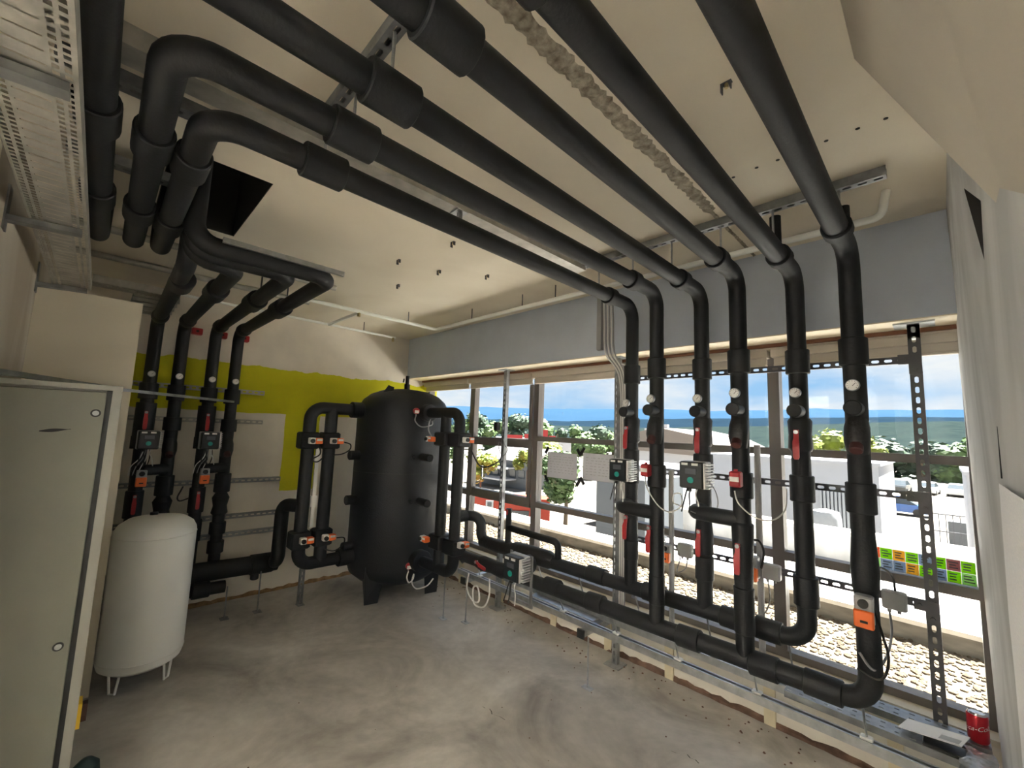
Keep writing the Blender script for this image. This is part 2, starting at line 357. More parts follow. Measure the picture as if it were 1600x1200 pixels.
# ceiling slab with an opening where the four pipes drop through
ox0, ox1, oy0, oy1 = -2.97, -2.15, 0.10, 0.475
cb = MB()
for a in ((-4.9, ox0, -3.6, 3.2), (ox1, 1.82, -3.6, 3.2), (ox0, ox1, -3.6, oy0), (ox0, ox1, oy1, 3.2)): cb.box(a[0], a[1], a[2], a[3], ZC, ZC + 0.22)
ceil = struct(cb.build('ceiling', 'ceiling_paint', smooth=False))
sh = MB()
sh.box(ox0, ox0 + .004, oy0, oy1, ZC + .002, ZC + .22).box(ox1 - .004, ox1, oy0, oy1, ZC + .002, ZC + .22).box(ox0, ox1, oy0, oy0 + .004, ZC + .002, ZC + .22).box(ox0, ox1, oy1 - .004, oy1, ZC + .002, ZC + .22)
sh.box(ox0 - .05, ox0, oy0 - .05, oy1 + .05, ZC + .22, 3.9).box(ox1, ox1 + .05, oy0 - .05, oy1 + .05, ZC + .22, 3.9).box(ox0, ox1, oy0 - .05, oy0, ZC + .22, 3.9).box(ox0, ox1, oy1, oy1 + .05, ZC + .22, 3.9).box(ox0 - .05, ox1 + .05, oy0 - .05, oy1 + .05, 3.9, 3.95)
sh.build('ceiling_shaft', 'shaft_dark', ceil, smooth=False)
# crumbled concrete joint along the ceiling
cj = MB(); rows = []
for i in range(140):
    y = 0.30 + i * 0.0175; wl = 0.028 + 0.016 * random.random() - 0.010 * (y / 2.7); wr = 0.026 + 0.016 * random.random() - 0.010 * (y / 2.7)
    if y > 2.05: wl *= 0.35; wr *= 0.35
    rows.append([(-0.745 - wl, y, ZC - 0.0005), (-0.745 - wl * .6, y, ZC - 0.004 - .006 * random.random()), (-0.745, y, ZC - 0.003 - .010 * random.random()), (-0.745 + wr * .6, y, ZC - 0.004 - .006 * random.random()), (-0.745 + wr, y, ZC - 0.0005)])
cj.loft(rows, caps=False, closed=False); cj.build('crumbled_joint', 'crumbled', ceil, smooth=False)
struct(MB().box(XB - .16, XB, -0.5, 3.2, 0, ZC).build('wall_back', 'back_wall', smooth=False))
struct(MB().box(XB, -2.2, YL - .12, YL, 0, ZC).build('wall_left', 'plaster_dirty', smooth=False))
struct(MB().box(-2.2, -0.75, YL - .12, YL, 2.25, ZC).build('wall_lintel', 'plaster_board', smooth=False))
struct(MB().box(-3.71, -3.61, YL, 0.134, 0, 2.385).build('wall_partition', 'plaster_board', smooth=False))
# the adjoining part of the room behind the camera, with two unseen lamps added as fill light
struct(MB().box(-2.32, -2.2, -3.6, YL - .12, 0, ZC).build('wall_entrance', 'plain_white', smooth=False))
struct(MB().box(-2.32, 1.82, -3.72, -3.6, 0, ZC).build('wall_front', 'plain_white', smooth=False))
struct(MB().box(1.7, 1.82, -3.6, 0.57, 0, ZC).build('wall_side', 'plain_white', smooth=False))
struct(MB().box(0.22, 1.7, 0.45, 0.57, 0, ZC).build('wall_entrance_end', 'plain_white', smooth=False))
FILL_W = 50.0  # power of each added fill lamp brightening the interior
def fill_lamp(x, y, lb):
    t = thing('fill_uplighter', (x, y, ZC - .06), 'added square fill uplighter in the room behind the camera, %s' % lb, 'lamp', 'added fill lamps')
    MB().box(x - .31, x + .31, y - .31, y + .31, ZC - .56, ZC - .55).box(x - .31, x - .30, y - .31, y + .31, ZC - .55, ZC - .50).box(x + .30, x + .31, y - .31, y + .31, ZC - .55, ZC - .50).box(x - .30, x + .30, y - .31, y - .30, ZC - .55, ZC - .50).box(x - .30, x + .30, y + .30, y + .31, ZC - .55, ZC - .50).build('housing', 'white_plastic', t, smooth=False)
    MB().box(x - .29, x + .29, y - .29, y + .29, ZC - .548, ZC - .54).build('diffuser', 'fill_glow', t, smooth=False)
    for a_ in (-.28, .28): MB().cyl((x + a_, y, ZC - .55), (x + a_, y, ZC), .004, seg=6).build('suspension_wire', 'steel', t)
    l = bpy.data.lights.new('fill_light', 'AREA'); l.shape = 'SQUARE'; l.size = .56; l.energy = FILL_W; l.color = (1.0, 0.985, 0.96)
    o = bpy.data.objects.new('fill_light', l); COL.objects.link(o); o.parent = t; o.location = (0, 0, -.47); o.rotation_euler = (math.pi, 0, 0)
for (x, y, lb) in ((1.05, -2.9, 'right one'), (-1.5, -2.9, 'left one')): fill_lamp(x, y, lb)
# streaky plastered wall on the right, leaning a little, with a dark slot cut in its top
def right_wall():
    mb = MB(); X = lambda z: 0.108 - 0.043 * (z / 2.765)
    y0, y1 = 0.45, 3.14; tri = [(1.56, 2.33), (1.18, 2.13), (1.245, 2.03)]   # (y,z)
    rect = [(y0, 0), (y1, 0), (y1, ZC), (y0, ZC)]
    V = rect + tri
    b = len(mb.v); mb.v += [Vector((X(z), y, z)) for y, z in V]
    for f in ((0, 6, 1), (1, 6, 4), (1, 4, 2), (2, 4, 3), (3, 4, 5), (3, 5, 0), (0, 5, 6)): mb.f.append(tuple(b + i for i in f))
    d = len(mb.v); mb.v += [Vector((0.22, y, z)) for y, z in rect]
    mb.f += [(d, d + 1, d + 2, d + 3), (b, b + 1, d + 1, d), (b + 1, b + 2, d + 2, d + 1), (b + 3, b, d, d + 3)]
    o = struct(mb.build('wall_right', 'plaster_streaky', smooth=False))
    s2 = MB(); s2.v += [Vector((X(z), y, z)) for y, z in tri] + [Vector((X(z) + .10, y, z)) for y, z in tri]; s2.f += [(3, 4, 5), (0, 1, 4, 3), (1, 2, 5, 4), (2, 0, 3, 5)]
    s2.build('slot_back', 'shaft_dark', o, smooth=False)  # lining coloured dark to stand for the shade inside the slot
right_wall()
# sloped plaster boxing under the ceiling on the right
A, B, Cc, D_, E_ = (-0.128, 0.10, ZC), (-0.124, 1.46, ZC), (0.062, 2.15, ZC), (0.085, 0.94, 2.0), (0.085, 0.10, 1.62)
so_ = MB(); so_.v += [Vector(p) for p in (A, B, Cc, D_, E_, (0.10, 0.10, ZC), (0.10, 2.15, ZC))]
so_.f += [(0, 4, 3, 1), (1, 3, 2), (0, 5, 4), (2, 3, 6), (3, 4, 5, 6)]
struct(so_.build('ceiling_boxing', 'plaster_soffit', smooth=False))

# window wall: low wall, beam, reveals
lw = struct(MB().box(XB, 0.2, YW, 3.16, 0, 0.345).build('wall_window', 'low_wall', smooth=False))
MB().box(XB, 0.12, YW - .02, 3.17, 0.345, 0.372).build('window_sill', 'sill_cream', lw, smooth=False)
rib = local_mesh(MB().box(-.03, .03, -.018, 0, 0, .34), 'rib', 'rib_paint', False)
for x in (-3.75, -3.1, -2.445, -1.9, -1.41, -0.80, -0.25): inst(rib, 'rib', lw, (x, YW, 0.002))
bm = struct(MB().box(XB, 0.2, 2.74, 3.2, 2.262, ZC).build('beam_window', 'beam_white', smooth=False))
MB().box(XB, 0.1, 2.742, 2.96, 2.256, 2.2625).build('beam_soffit', 'cream_trim', bm, smooth=False)
struct(MB().box(XB, 0.1, 2.96, 2.985, 2.236, 2.262).build('trim_1', 'brown_trim', smooth=False))
struct(MB().box(XB, 0.1, 2.985, 3.10, 2.225, 2.262).build('trim_2', 'blind_beige', smooth=False))
# ragged joint strips where wall meets floor
def ragged(name, p0, p1, up, m, n=60, h=0.035):
    p0 = Vector(p0); p1 = Vector(p1); mb = MB(); rows = []; nrm = Vector(up)
    for i in range(n + 1):
        p = p0.lerp(p1, i / n); a = h * (0.55 + 0.6 * random.random()); b = 0.010 + 0.012 * random.random()
        rows.append([p, p + nrm * b, p + nrm * b * .8 + Vector((0, 0, a * .6)), p + Vector((0, 0, a))])
    mb.loft(rows, caps=False, closed=False); return struct(mb.build(name, m, smooth=False))
ragged('baseboard_back', (XB + .001, 0.0, 0.001), (XB + .001, 3.0, 0.001), (1, 0, 0), 'foam_joint')
ragged('baseboard_window', (XB, YW - .001, 0.001), (0.1, YW - .001, 0.001), (0, -1, 0), 'brick_joint', 90)

# windows: five bays
bays = [(-4.72, -3.80), (-3.80, -2.80), (-2.80, -1.78), (-1.78, -0.75), (-0.75, 0.11)]
for i, (a, b) in enumerate(bays):
    fr = MB(); y0, y1 = 3.07, 3.15; z0, z1 = 0.372, 2.262
    fr.box(a, a + .032, y0, y1, z0, z1).box(b - .032, b, y0, y1, z0, z1).box(a + .032, b - .032, y0, y1, z0, z0 + .04).box(a + .032, b - .032, y0, y1, 2.19, z1)
    w = struct(fr.build('window_%d' % (i + 1), 'frame_grey', smooth=False))
    tr = [(0.935, 0.985), (1.565, 1.61)]
    if i == 1: tr = [(0.92, 1.01), (1.49, 1.575)]
    if i == 0: tr = [(0.92, 0.985), (1.50, 1.57)]
    for z_0, z_1 in tr: MB().box(a + .032, b - .032, y0, y1 - .01, z_0, z_1).build('transom', 'frame_grey', w, smooth=False)
    lev = [z0 + .04, tr[0][0], tr[0][1], tr[1][0], tr[1][1], 2.19]
    for k in range(3): MB().box(a + .032, b - .032, 3.105, 3.111, lev[2 * k], lev[2 * k + 1]).build('pane', 'glass', w, smooth=False)
    if i == 1:
        for xx in (a + .032, b - .072): MB().box(xx, xx + .04, 3.05, 3.069, 0.925, 2.12).build('casement_stile', 'frame_grey', w, smooth=False)
        MB().box(a + .25, a + .27, 3.035, 3.049, 1.15, 1.27).build('window_handle', 'steel', w, smooth=False)
    bl = thing('roller_blind', ((a + b) / 2, 3.03, 2.13), ['beige rolled-up blind above the window behind the tank', 'beige rolled-up blind above the opening window left of the tree', 'beige rolled-up blind above the window with taped sheets', 'beige rolled-up blind behind the pipes left of centre mullion', 'beige rolled-up blind beside the right plaster wall'][i], 'blind', 'rolled-up blinds')
    MB().box(a + .01, b - .01, 2.988, 3.066, 2.178, 2.224).build('cassette', 'blind_beige', bl, smooth=False)
    MB().box(a + .02, b - .02, 3.02, 3.035, 2.135, 2.178).build('fabric', 'blind_beige', bl, smooth=False)
    MB().bevbox(a + .02, b - .02, 3.012, 3.043, 2.120, 2.136, .003).build('bottom_rail', 'blind_beige', bl, smooth=False)

# ================================================================== OUTSIDE: terrace, roof, street, hills
struct(MB().box(-14, 8, 3.16, 4.96, -0.3, 0.17).build('terrace_slab', 'gravel_bed', smooth=False))
struct(MB().box(-14, 8, 3.2, 4.12, 2.62, 3.0).build('roof_overhang', 'concrete_ext', smooth=False))
gv = MB()
ico = [(0, 0, 1)] + [(math.cos(a) * .9, math.sin(a) * .9, .35) for a in [i * 2 * math.pi / 5 for i in range(5)]] + [(math.cos(a) * .9, math.sin(a) * .9, -.35) for a in [(i + .5) * 2 * math.pi / 5 for i in range(5)]]
icf = [(0, i + 1, (i + 1) % 5 + 1) for i in range(5)] + [(i + 1, i + 6, (i + 1) % 5 + 1) for i in range(5)] + [((i + 1) % 5 + 1, i + 6, (i + 1) % 5 + 6) for i in range(5)]
for i in range(9000):
    x = -7.5 + 9.0 * random.random(); y = 3.18 + 1.45 * random.random(); r = 0.011 + 0.016 * random.random() ** 2
    b = len(gv.v); a = random.random() * 6.28; sx_, sy_, sz_ = r * (.8 + .5 * random.random()), r * (.8 + .5 * random.random()), r * .7
    for p in ico:
        px, py = p[0] * sx_, p[1] * sy_; gv.v.append(Vector((x + px * math.cos(a) - py * math.sin(a), y + px * math.sin(a) + py * math.cos(a), 0.175 + p[2] * sz_)))
    gv.f += [tuple(b + k for k in f) for f in icf]
g = gv.build('gravel', 'pebble', smooth=False); g['kind'] = 'stuff'; tag(g, 'pale beige gravel strip along the outside of the window', 'gravel')
cb2 = thing('terrace_curb', (-3, 4.65, 0.17), 'low mottled concrete curb with white top beyond the gravel', 'curb')
MB().box(-14, 8, 4.63, 4.95, 0.10, 0.30).build('curb_face', 'curb_mottled', cb2, smooth=False)
MB().box(-14, 8, 4.60, 4.97, 0.30, 0.335).box(-2.62, 8, 4.97, 6.2, 0.20, 0.33).build('roof_top', 'concrete_ext', cb2, smooth=False)
pp = thing('parapet_wall', (-0.2, 6.0, 0.335), 'grey board-marked concrete parapet outside the right windows', 'parapet')
MB().box(-2.6, 6.0, 5.95, 6.15, 0.335, 0.665).build('panel', 'parapet_grey', pp, smooth=False)
MB().box(-2.62, 6.0, 5.92, 6.18, 0.665, 0.70).build('coping', 'concrete_ext', pp, smooth=False)
ZG = -4.2
gm = MB().box(-260, 200, 6.3, 420, ZG - .5, ZG).build('street_ground', 'asphalt', smooth=False); struct(gm)

# hills and mountains
def ridge(name, m, pts, y_base, depth, zb, label, amp, seed, n=160):
    rnd = random.Random(seed); mb = MB(); rows = [[], [], [], []]
    ph = [rnd.random() * 6.28 for _ in range(6)]
    for i in range(n + 1):
        t = i / n; az = R_(-125 + 150 * t); f = sum(math.sin(t * (9 + 11 * k) + ph[k]) / (k + 1.5) for k in range(6)) + 0.35 * (rnd.random() - .5)
        k = 0
        while k < len(pts) - 2 and pts[k + 1][0] < math.degrees(az): k += 1
        (a0, h0), (a1, h1) = pts[k], pts[k + 1]; u = min(1, max(0, (math.degrees(az) - a0) / (a1 - a0)))
        top = math.tan(R_(h0 + (h1 - h0) * u + amp * f)); d = Vector((math.sin(az), math.cos(az), 0))
        r0 = y_base
        rows[0].append(d * r0 + Vector((0, 0, zb))); rows[1].append(d * (r0 + depth * .4) + Vector((0, 0, zb + (1.65 + top * (r0 + depth) - zb) * .55)))
        rows[2].append(d * (r0 + depth) + Vector((0, 0, 1.65 + top * (r0 + depth)))); rows[3].append(d * (r0 + depth * 1.8) + Vector((0, 0, zb)))
    mb.loft(rows, caps=False, closed=False); o = mb.build(name, m, loc=(0, 0, 0)); return tag(o, label, 'hills')
# azimuth measured from +Y (window normal), negative to the left
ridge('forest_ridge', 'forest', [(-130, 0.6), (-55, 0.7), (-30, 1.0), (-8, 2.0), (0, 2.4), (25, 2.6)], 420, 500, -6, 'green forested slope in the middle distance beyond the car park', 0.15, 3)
ridge('forest_hill', 'hill_hazy', [(-130, 1.0), (-50, 1.2), (-20, 2.6), (0, 3.0), (25, 2.9)], 1300, 900, -20, 'dark blue-green wooded hill ridge below the mountains', 0.16, 5)
ridge('mountain_range', 'mountain_hazy', [(-130, 2.6), (-60, 2.9), (-30, 3.2), (-10, 3.9), (0, 3.6), (25, 3.2)], 9000, 4000, -50, 'pale blue mountain range on the horizon', 0.22, 9)

def tree(x, y, zb, h, r, m, label, seed, trunk=True, n=900, group=None):
    rnd = random.Random(seed); t = thing('tree', (x, y, zb), label, 'tree', group)
    cr2 = MB(); cen = Vector((x, y, zb + h - r * 1.05)); blobs = []
    for i in range(9):
        d = Vector((rnd.uniform(-1, 1), rnd.uniform(-1, 1), rnd.uniform(-.9, 1))); d *= 0.62 / max(.62, d.length) if d.length > .62 else 1
        blobs.append((cen + Vector((d.x * r, d.y * r, d.z * r * 1.15)), r * rnd.uniform(.38, .55)))
    for i in range(n):
        c, br = blobs[i % 9]; d = Vector((rnd.gauss(0, 1), rnd.gauss(0, 1), rnd.gauss(0, 1))).normalized(); p = c + d * br * rnd.uniform(.7, 1.05)
        s_ = r * rnd.uniform(.07, .13); u, w = frame((d + Vector((rnd.uniform(-.6, .6), rnd.uniform(-.6, .6), rnd.uniform(-.2, .8)))).normalized())
        b = len(cr2.v); cr2.v += [p - u * s_, p + w * s_ * .6, p + u * s_, p - w * s_ * .6]; cr2.f.append((b, b + 1, b + 2, b + 3))
    for c, br in blobs: cr2.lathe([(0, -br * .75), (br * .62, -br * .45), (br * .78, 0), (br * .62, br * .45), (0, br * .75)], c, 8)
    cr2.build('crown', m, t, smooth=False)
    MB().tube([(x, y, zb), (x + .03 * r, y, zb + h * .3), (x, y, zb + h * .62)], [.09 * r, .07 * r, .04 * r], 8).build('trunk', 'bark', t)
tree(-15.9, 20.3, ZG, 5.0, 1.65, 'leaf_mid', 'round green tree outside behind the taped white sheets', 1, n=2400)
tree(-22.9, 24.3, ZG, 4.6, 1.1, 'leaf_lime', 'slim lime-green tree outside left of the taped sheets', 2, n=1200)
tree(-23.4, 20.0, ZG, 4.6, 1.2, 'leaf_lime', 'lime-green tree outside beside the metal post left of the grey house', 3, n=1200)
tree(-26.0, 18.6, ZG, 5.4, 1.5, 'leaf_mid', 'green tree outside seen between tank pipes and first mullion', 4, n=1200)
k = 0
tl = [(-38, 46, 5.2, 3.0, 'leaf_lime', 'pale lime tree behind the upper edge of the first taped sheet'), (-33, 47, 5.6, 2.4, 'leaf_mid', 'green tree behind the grey air-conditioner building'),
      (-103.7, 78.1, 10.5, 5.2, 'leaf_mid', 'first of the distant trees, left of the tank-side mullion'), (-99.5, 82.3, 11.5, 5.2, 'leaf_dark', 'distant tree above the left end of the red store sign'), (-95.4, 86.4, 10.0, 5.2, 'leaf_mid', 'distant tree above the middle of the store'), (-90.5, 91.3, 12.0, 5.2, 'leaf_dark', 'distant tree above the right end of the red store sign'), (-86.1, 95.8, 10.0, 5.2, 'leaf_mid', 'distant tree just right of the second mullion'), (-82.0, 99.9, 9.0, 5.2, 'leaf_dark', 'distant tree above the first taped sheet'), (-77.8, 104.1, 8.5, 5.2, 'leaf_mid', 'distant tree between the two taped sheets, far away'), (-74.0, 108.0, 9.2, 5.2, 'leaf_dark', 'distant tree above the second taped sheet'), (-70.1, 111.9, 9.0, 5.2, 'leaf_mid', 'distant tree nearest the middle steel post'), (-10.5, 62, 7.6, 3.2, 'leaf_lime', 'pale green tree behind the white building near the right mullion'),
      (-6.6, 60, 7.0, 2.6, 'leaf_lime', 'pale green tree just right of the fifth pipe valve'), (-9, 110, 7, 6, 'leaf_dark', 'dark tree behind the left row of parked cars'), (-3, 108, 7.4, 6, 'leaf_dark', 'dark tree behind the gap between parked cars'), (3.5, 104, 7.4, 5, 'leaf_mid', 'green tree behind the right row of parked cars'), (9, 106, 9, 6, 'leaf_dark', 'dark tree beside the far right white building')]
for (x, y, h, r, m, lb) in tl: k += 1; tree(x, y, ZG, h, r, m, lb, 20 + k, n=700)

# buildings
def gable(mb, x0, x1, y0, y1, z, zr, ov=.3):
    ym = (y0 + y1) / 2; b = len(mb.v)
    mb.v += [Vector(p) for p in ((x0 - ov, y0 - ov, z), (x1 + ov, y0 - ov, z), (x1 + ov, ym, zr), (x0 - ov, ym, zr), (x0 - ov, y1 + ov, z), (x1 + ov, y1 + ov, z))]
    mb.f += [(b, b + 1, b + 2, b + 3), (b + 3, b + 2, b + 5, b + 4), (b, b + 3, b + 4), (b + 1, b + 5, b + 2), (b, b + 4, b + 5, b + 1)]; return mb
rb = thing('red_building', (-20.1, 20, ZG), 'low orange-red building with small white-framed window outside left window', 'building')
MB().quadbox([(-22.2, 17.9, ZG), (-18.2, 21.6, ZG), (-19.5, 23.0, ZG), (-23.5, 19.3, ZG), (-22.2, 17.9, -2.7), (-18.2, 21.6, -2.7), (-19.5, 23.0, -2.7), (-23.5, 19.3, -2.7)]).build('wall', 'bld_red', rb, smooth=False)
def onred(u, z, s, h, m, nm, off=.03, par=None):
    a = Vector((-22.2, 17.9, 0)); d = Vector((4.0, 3.7, 0)).normalized(); nn = Vector((d.y, -d.x, 0)); p = a + d * u + nn * off
    return MB().bar(p + Vector((0, 0, z)), p + d * s + Vector((0, 0, z)), .06, h).build(nm, m, par or rb, smooth=False)
wf = onred(1.25, -3.15, .5, .5, 'bld_white', 'window_frame'); onred(1.36, -3.15, .28, .28, 'glass_dark', 'window_pane', .07, wf)
onred(2.6, -3.75, 1.5, .55, 'car_dark', 'dark_panel'); onred(2.0, -4.0, .55, .4, 'bld_white', 'door')
hs = thing('grey_house', (-33, 32, ZG), 'grey-roofed flat house with pale canopies outside the left window', 'building')
MB().box(-36.5, -29.5, 31.5, 37, ZG, -1.3).build('wall', 'bld_grey', hs, smooth=False)
gable(MB(), -37, -29, 31.0, 38, -1.3, -0.1, .4).build('roof', 'roof_grey', hs, smooth=False)
for z in (-2.2, -3.35): MB().box(-36, -31.2, 29.6, 31.5, z, z + .15).build('canopy', 'bld_white', hs, smooth=False)
for i in range(5): MB().box(-36 + i * 1.3, -35.2 + i * 1.3, 31.42, 31.5, -3.1, -2.3).build('window', 'glass_dark', hs, smooth=False)
st = thing('store', (-61.5, 67, ZG), 'white store with red roof sign in the distance', 'building')
MB().quadbox([(-67.6, 61.5, ZG), (-56, 72.9, ZG), (-60, 77, ZG), (-71.6, 65.5, ZG), (-67.6, 61.5, .35), (-56, 72.9, .35), (-60, 77, .35), (-71.6, 65.5, .35)]).build('wall', 'bld_white', st, smooth=False)
dd = Vector((11.6, 11.4, 0)).normalized(); aa = Vector((-67.6, 61.5, 0)) + Vector((dd.y, -dd.x, 0)) * .1
for u, l, z, h in ((2.2, 3.6, .55, .7), (6.2, 3.2, .75, .9), (9.4, 1.8, 1.5, 1.5), (11.5, 1.4, .6, .8)): MB().bar(aa + dd * u + Vector((0, 0, z)), aa + dd * (u + l) + Vector((0, 0, z)), .4, h).build('roof_sign', 'sign_red', st, smooth=False)
for u in (6.5, 7.3, 8.1, 8.9, 10.6, 11.4): MB().bar(aa + dd * u + Vector((0, 0, -.5)), aa + dd * (u + .35) + Vector((0, 0, -.5)), .2, 1.2).build('window', 'glass_dark', st, smooth=False)
hl = thing('white_hall', (-20.5, 45, ZG), 'large pale hall with shallow pitched roof behind the second and third pipes', 'building')
MB().box(-25.5, -14.0, 42.5, 56, ZG, 0.2).build('wall', 'bld_white', hl, smooth=False)
rfm = MB(); b0 = len(rfm.v)
rfm.loft([[(-26, y, 0.2), (-24.5, y, 1.9), (-21.0, y, 2.65), (-17, y, 1.9), (-12.6, y, -.2)] for y in (42.2, 57)], caps=True)
rf = rfm.build('roof', 'roof_light', hl, smooth=False)
for x, z in ((-23.0, 2.2), (-20.8, 2.65)): MB().box(x, x + .4, 43, 43.4, z - .1, z + .35).build('roof_vent', 'bld_white', rf, smooth=False)
MB().box(-17.8, -16.8, 42.4, 42.5, -1.9, -.9).build('window', 'glass_dark', hl, smooth=False)
yb = thing('yellow_sign', (-13.3, 31.0, ZG), 'yellow arched panel outside between the second and third pipes', 'sign')
MB().loft([[(-15.2, y, -2.9), (-12.2, y, -2.9), (-12.2, y, -1.2), (-13.0, y, -.9), (-14.2, y, -1.15), (-15.2, y, -1.9)] for y in (31.0, 31.2)]).build('panel', 'sign_yellow', yb, smooth=False)
for x in (-14.9, -12.5): MB().box(x, x + .12, 31.05, 31.17, ZG, -2.9).build('post', 'steel_dull', yb, smooth=False)
wb = thing('white_building', (-4.5, 24, ZG), 'plain white building filling the view behind pipes four to six', 'building')
MB().box(-8.6, -1.93, 22.8, 30, ZG, 0.80).build('wall', 'bld_white', wb, smooth=False)
MB().box(-8.7, -1.85, 22.7, 30.1, 0.80, 0.92).build('roof_edge', 'bld_white', wb, smooth=False)
MB().box(-2.75, -2.3, 23.2, 23.9, 0.92, 2.0).build('chimney', 'bld_white', wb, smooth=False)
for i in range(9): MB().box(-3.9 + i * .13, -3.82 + i * .13, 22.6, 22.8, -2.6, -.35).build('vent_fin', 'grey_plastic', wb, smooth=False)
MB().box(-2.72, -2.2, 22.74, 22.8, -2.4, -1.3).build('shutter', 'grey_plastic', wb, smooth=False)
ac = thing('cooling_unit', (-2.95, 20.2, ZG), 'grey round-topped cooling unit standing in front of the white building', 'cooling unit')
MB().lathe([(.5, 0), (.5, 2.6), (.42, 2.85), (0, 2.95)], (-3.35, 20.4, ZG + .4), 24).build('shell', 'grey_plastic', ac)
for x in (-3.7, -3.0): MB().box(x - .05, x + .05, 20.3, 20.5, ZG, ZG + .4).build('foot', 'steel_dull', ac, smooth=False)
gb = thing('plant_building', (-10.9, 18.2, ZG), 'small grey plant building with white framed opening right of the tree', 'building')
MB().box(-12.2, -9.6, 18.0, 22, ZG, -.35).build('wall', 'bld_grey', gb, smooth=False)
o_ = MB().box(-10.95, -10.45, 17.9, 18.0, -1.9, -.9).build('window', 'bld_white', gb, smooth=False); MB().box(-10.85, -10.55, 17.86, 17.9, -1.8, -1.0).build('pane', 'glass_dark', o_, smooth=False)
MB().lathe([(.55, 0), (.55, .5), (.45, .62), (0, .62)], (-11.2, 19, -.35), 20).build('roof_fan', 'grey_plastic', gb)
sb = thing('louvred_house', (-13.8, 24, ZG), 'pale building with grey louvres behind the right taped sheet', 'building')
MB().box(-16.2, -11.4, 25, 30, ZG, -.2).build('wall', 'bld_white', sb, smooth=False)
for i in range(8): MB().box(-15.9, -12.0, 24.93, 25.0, -2.0 + i * .22, -1.86 + i * .22).build('louvre', 'grey_plastic', sb, smooth=False)
eb = thing('corner_building', (0.9, 21, ZG), 'tall white building edge beside the right plaster wall', 'building')
MB().box(0.45, 3, 20.6, 26, ZG, 0.78).build('wall', 'bld_white', eb, smooth=False); MB().box(0.38, 3.1, 20.5, 26.1, .78, .9).build('roof_edge', 'bld_white', eb, smooth=False)
fe = thing('mesh_enclosure', (0, 35, ZG), 'dark metal mesh enclosure beside the far right white building', 'enclosure')
for i in range(7): MB().box(-.75 + i * .28, -.71 + i * .28, 34.9, 34.94, ZG, ZG + 2.1).build('post', 'dark_steel', fe, smooth=False)
for z in (.15, 1.1, 2.05): MB().box(-.75, 1.0, 34.89, 34.95, ZG + z, ZG + z + .06).build('rail', 'dark_steel', fe, smooth=False)
MB().box(-.1, .9, 35.2, 36.2, ZG, ZG + 1.7).build('bin', 'bld_grey', fe, smooth=False)

def car(x, y, rz, m, label, group):
    c, s_ = math.cos(rz), math.sin(rz)
    t = thing('car', (x, y, ZG), label, 'car', group)
    def W_(p): return Vector((x + p[0] * c - p[1] * s_, y + p[0] * s_ + p[1] * c, ZG + p[2]))
    prof = [(-2.1, .3), (-2.15, .7), (-2.0, .9), (-1.1, .98), (2.0, .92), (2.1, .6), (2.05, .3)]
    MB().loft([[W_((a, yy, b)) for a, b in prof] for yy in (-.85, .85)]).build('body', m, t, smooth=False)
    cab = [(-1.6, .95), (-1.0, 1.42), (.5, 1.45), (1.3, .95)]
    cb3 = MB().loft([[W_((a, yy * (1 if b < 1 else .86), b)) for a, b in cab] for yy in (-.8, .8)]).build('cabin', 'glass_dark', t, smooth=False)
    MB().loft([[W_((a, yy, b)) for a, b in ((-1.0, 1.42), (-.95, 1.47), (.45, 1.5), (.5, 1.45))] for yy in (-.69, .69)]).build('roof', m, t, smooth=False)
    for a in (-1.3, 1.3):
        for yy in (-.8, .8): MB().cyl(W_((a, yy - .1, .32)), W_((a, yy + .1, .32)), .32, seg=12).build('wheel', 'tyre', t)
car(-3.2, 50.5, 0.05, 'car_blue', 'blue car parked alone nearest the window', None)
cl = [('car_silver', 'silver'), ('car_white', 'white'), ('car_dark', 'dark'), ('car_white', 'white')]
for i in range(6): car(-9.5 + i * 2.6, 74 + i * .6, R_(84), cl[i % 4][0], ['leftmost silver car in the far left parked row', 'second white car in the far left parked row', 'third dark car in the far left parked row', 'fourth white car in the far left parked row', 'fifth silver car in the far parked rows', 'sixth white car in the far parked rows'][i], 'cars in the far car park')
for i in range(4): car(6.6 + i * 2.7, 79 - i * .4, R_(96), cl[(i + 1) % 4][0], ['leftmost white car in the far right parked row', 'dark car in the far right parked row', 'white car third in the far right parked row', 'silver car at the end of the far right parked row'][i], 'cars in the far car park')

# ================================================================== shared little parts (front faces -Y)
def disc_gauge():
    mb = MB(); mb.cyl((0, 0, 0), (0, -.03, 0), .008, seg=10); mb.cyl((0, -.028, 0), (0, -.045, 0), .026, seg=24, ch=.003); return mb
GA = local_mesh(disc_gauge(), 'gauge', 'steel'); GF = local_mesh(MB().cyl((0, -.0445, 0), (0, -.0465, 0), .022, seg=24), 'dial_face', 'dial_white')
gn = MB(); gn.bar((0, -.0475, -.004), (.012, -.0475, .010), .001, .002)
for i in range(9):
    a = R_(-40 + i * 32.5); gn.bar((.016 * math.cos(a), -.0475, .016 * math.sin(a)), (.020 * math.cos(a), -.0475, .020 * math.sin(a)), .001, .0015)
GN = local_mesh(gn, 'needle', 'ink')
lv = MB(); lv.loft([[(-.011, -.012, .012), (.011, -.012, .012), (.011, -.020, .012), (-.011, -.020, .012)], [(-.011, -.014, -.03), (.011, -.014, -.03), (.011, -.022, -.03), (-.011, -.022, -.03)], [(-.014, -.024, -.05), (.014, -.024, -.05), (.014, -.034, -.05), (-.014, -.034, -.05)], [(-.013, -.024, -.125), (.013, -.024, -.125), (.013, -.034, -.125), (-.013, -.034, -.125)], [(-.008, -.025, -.135), (.008, -.025, -.135), (.008, -.033, -.135), (-.008, -.033, -.135)]])
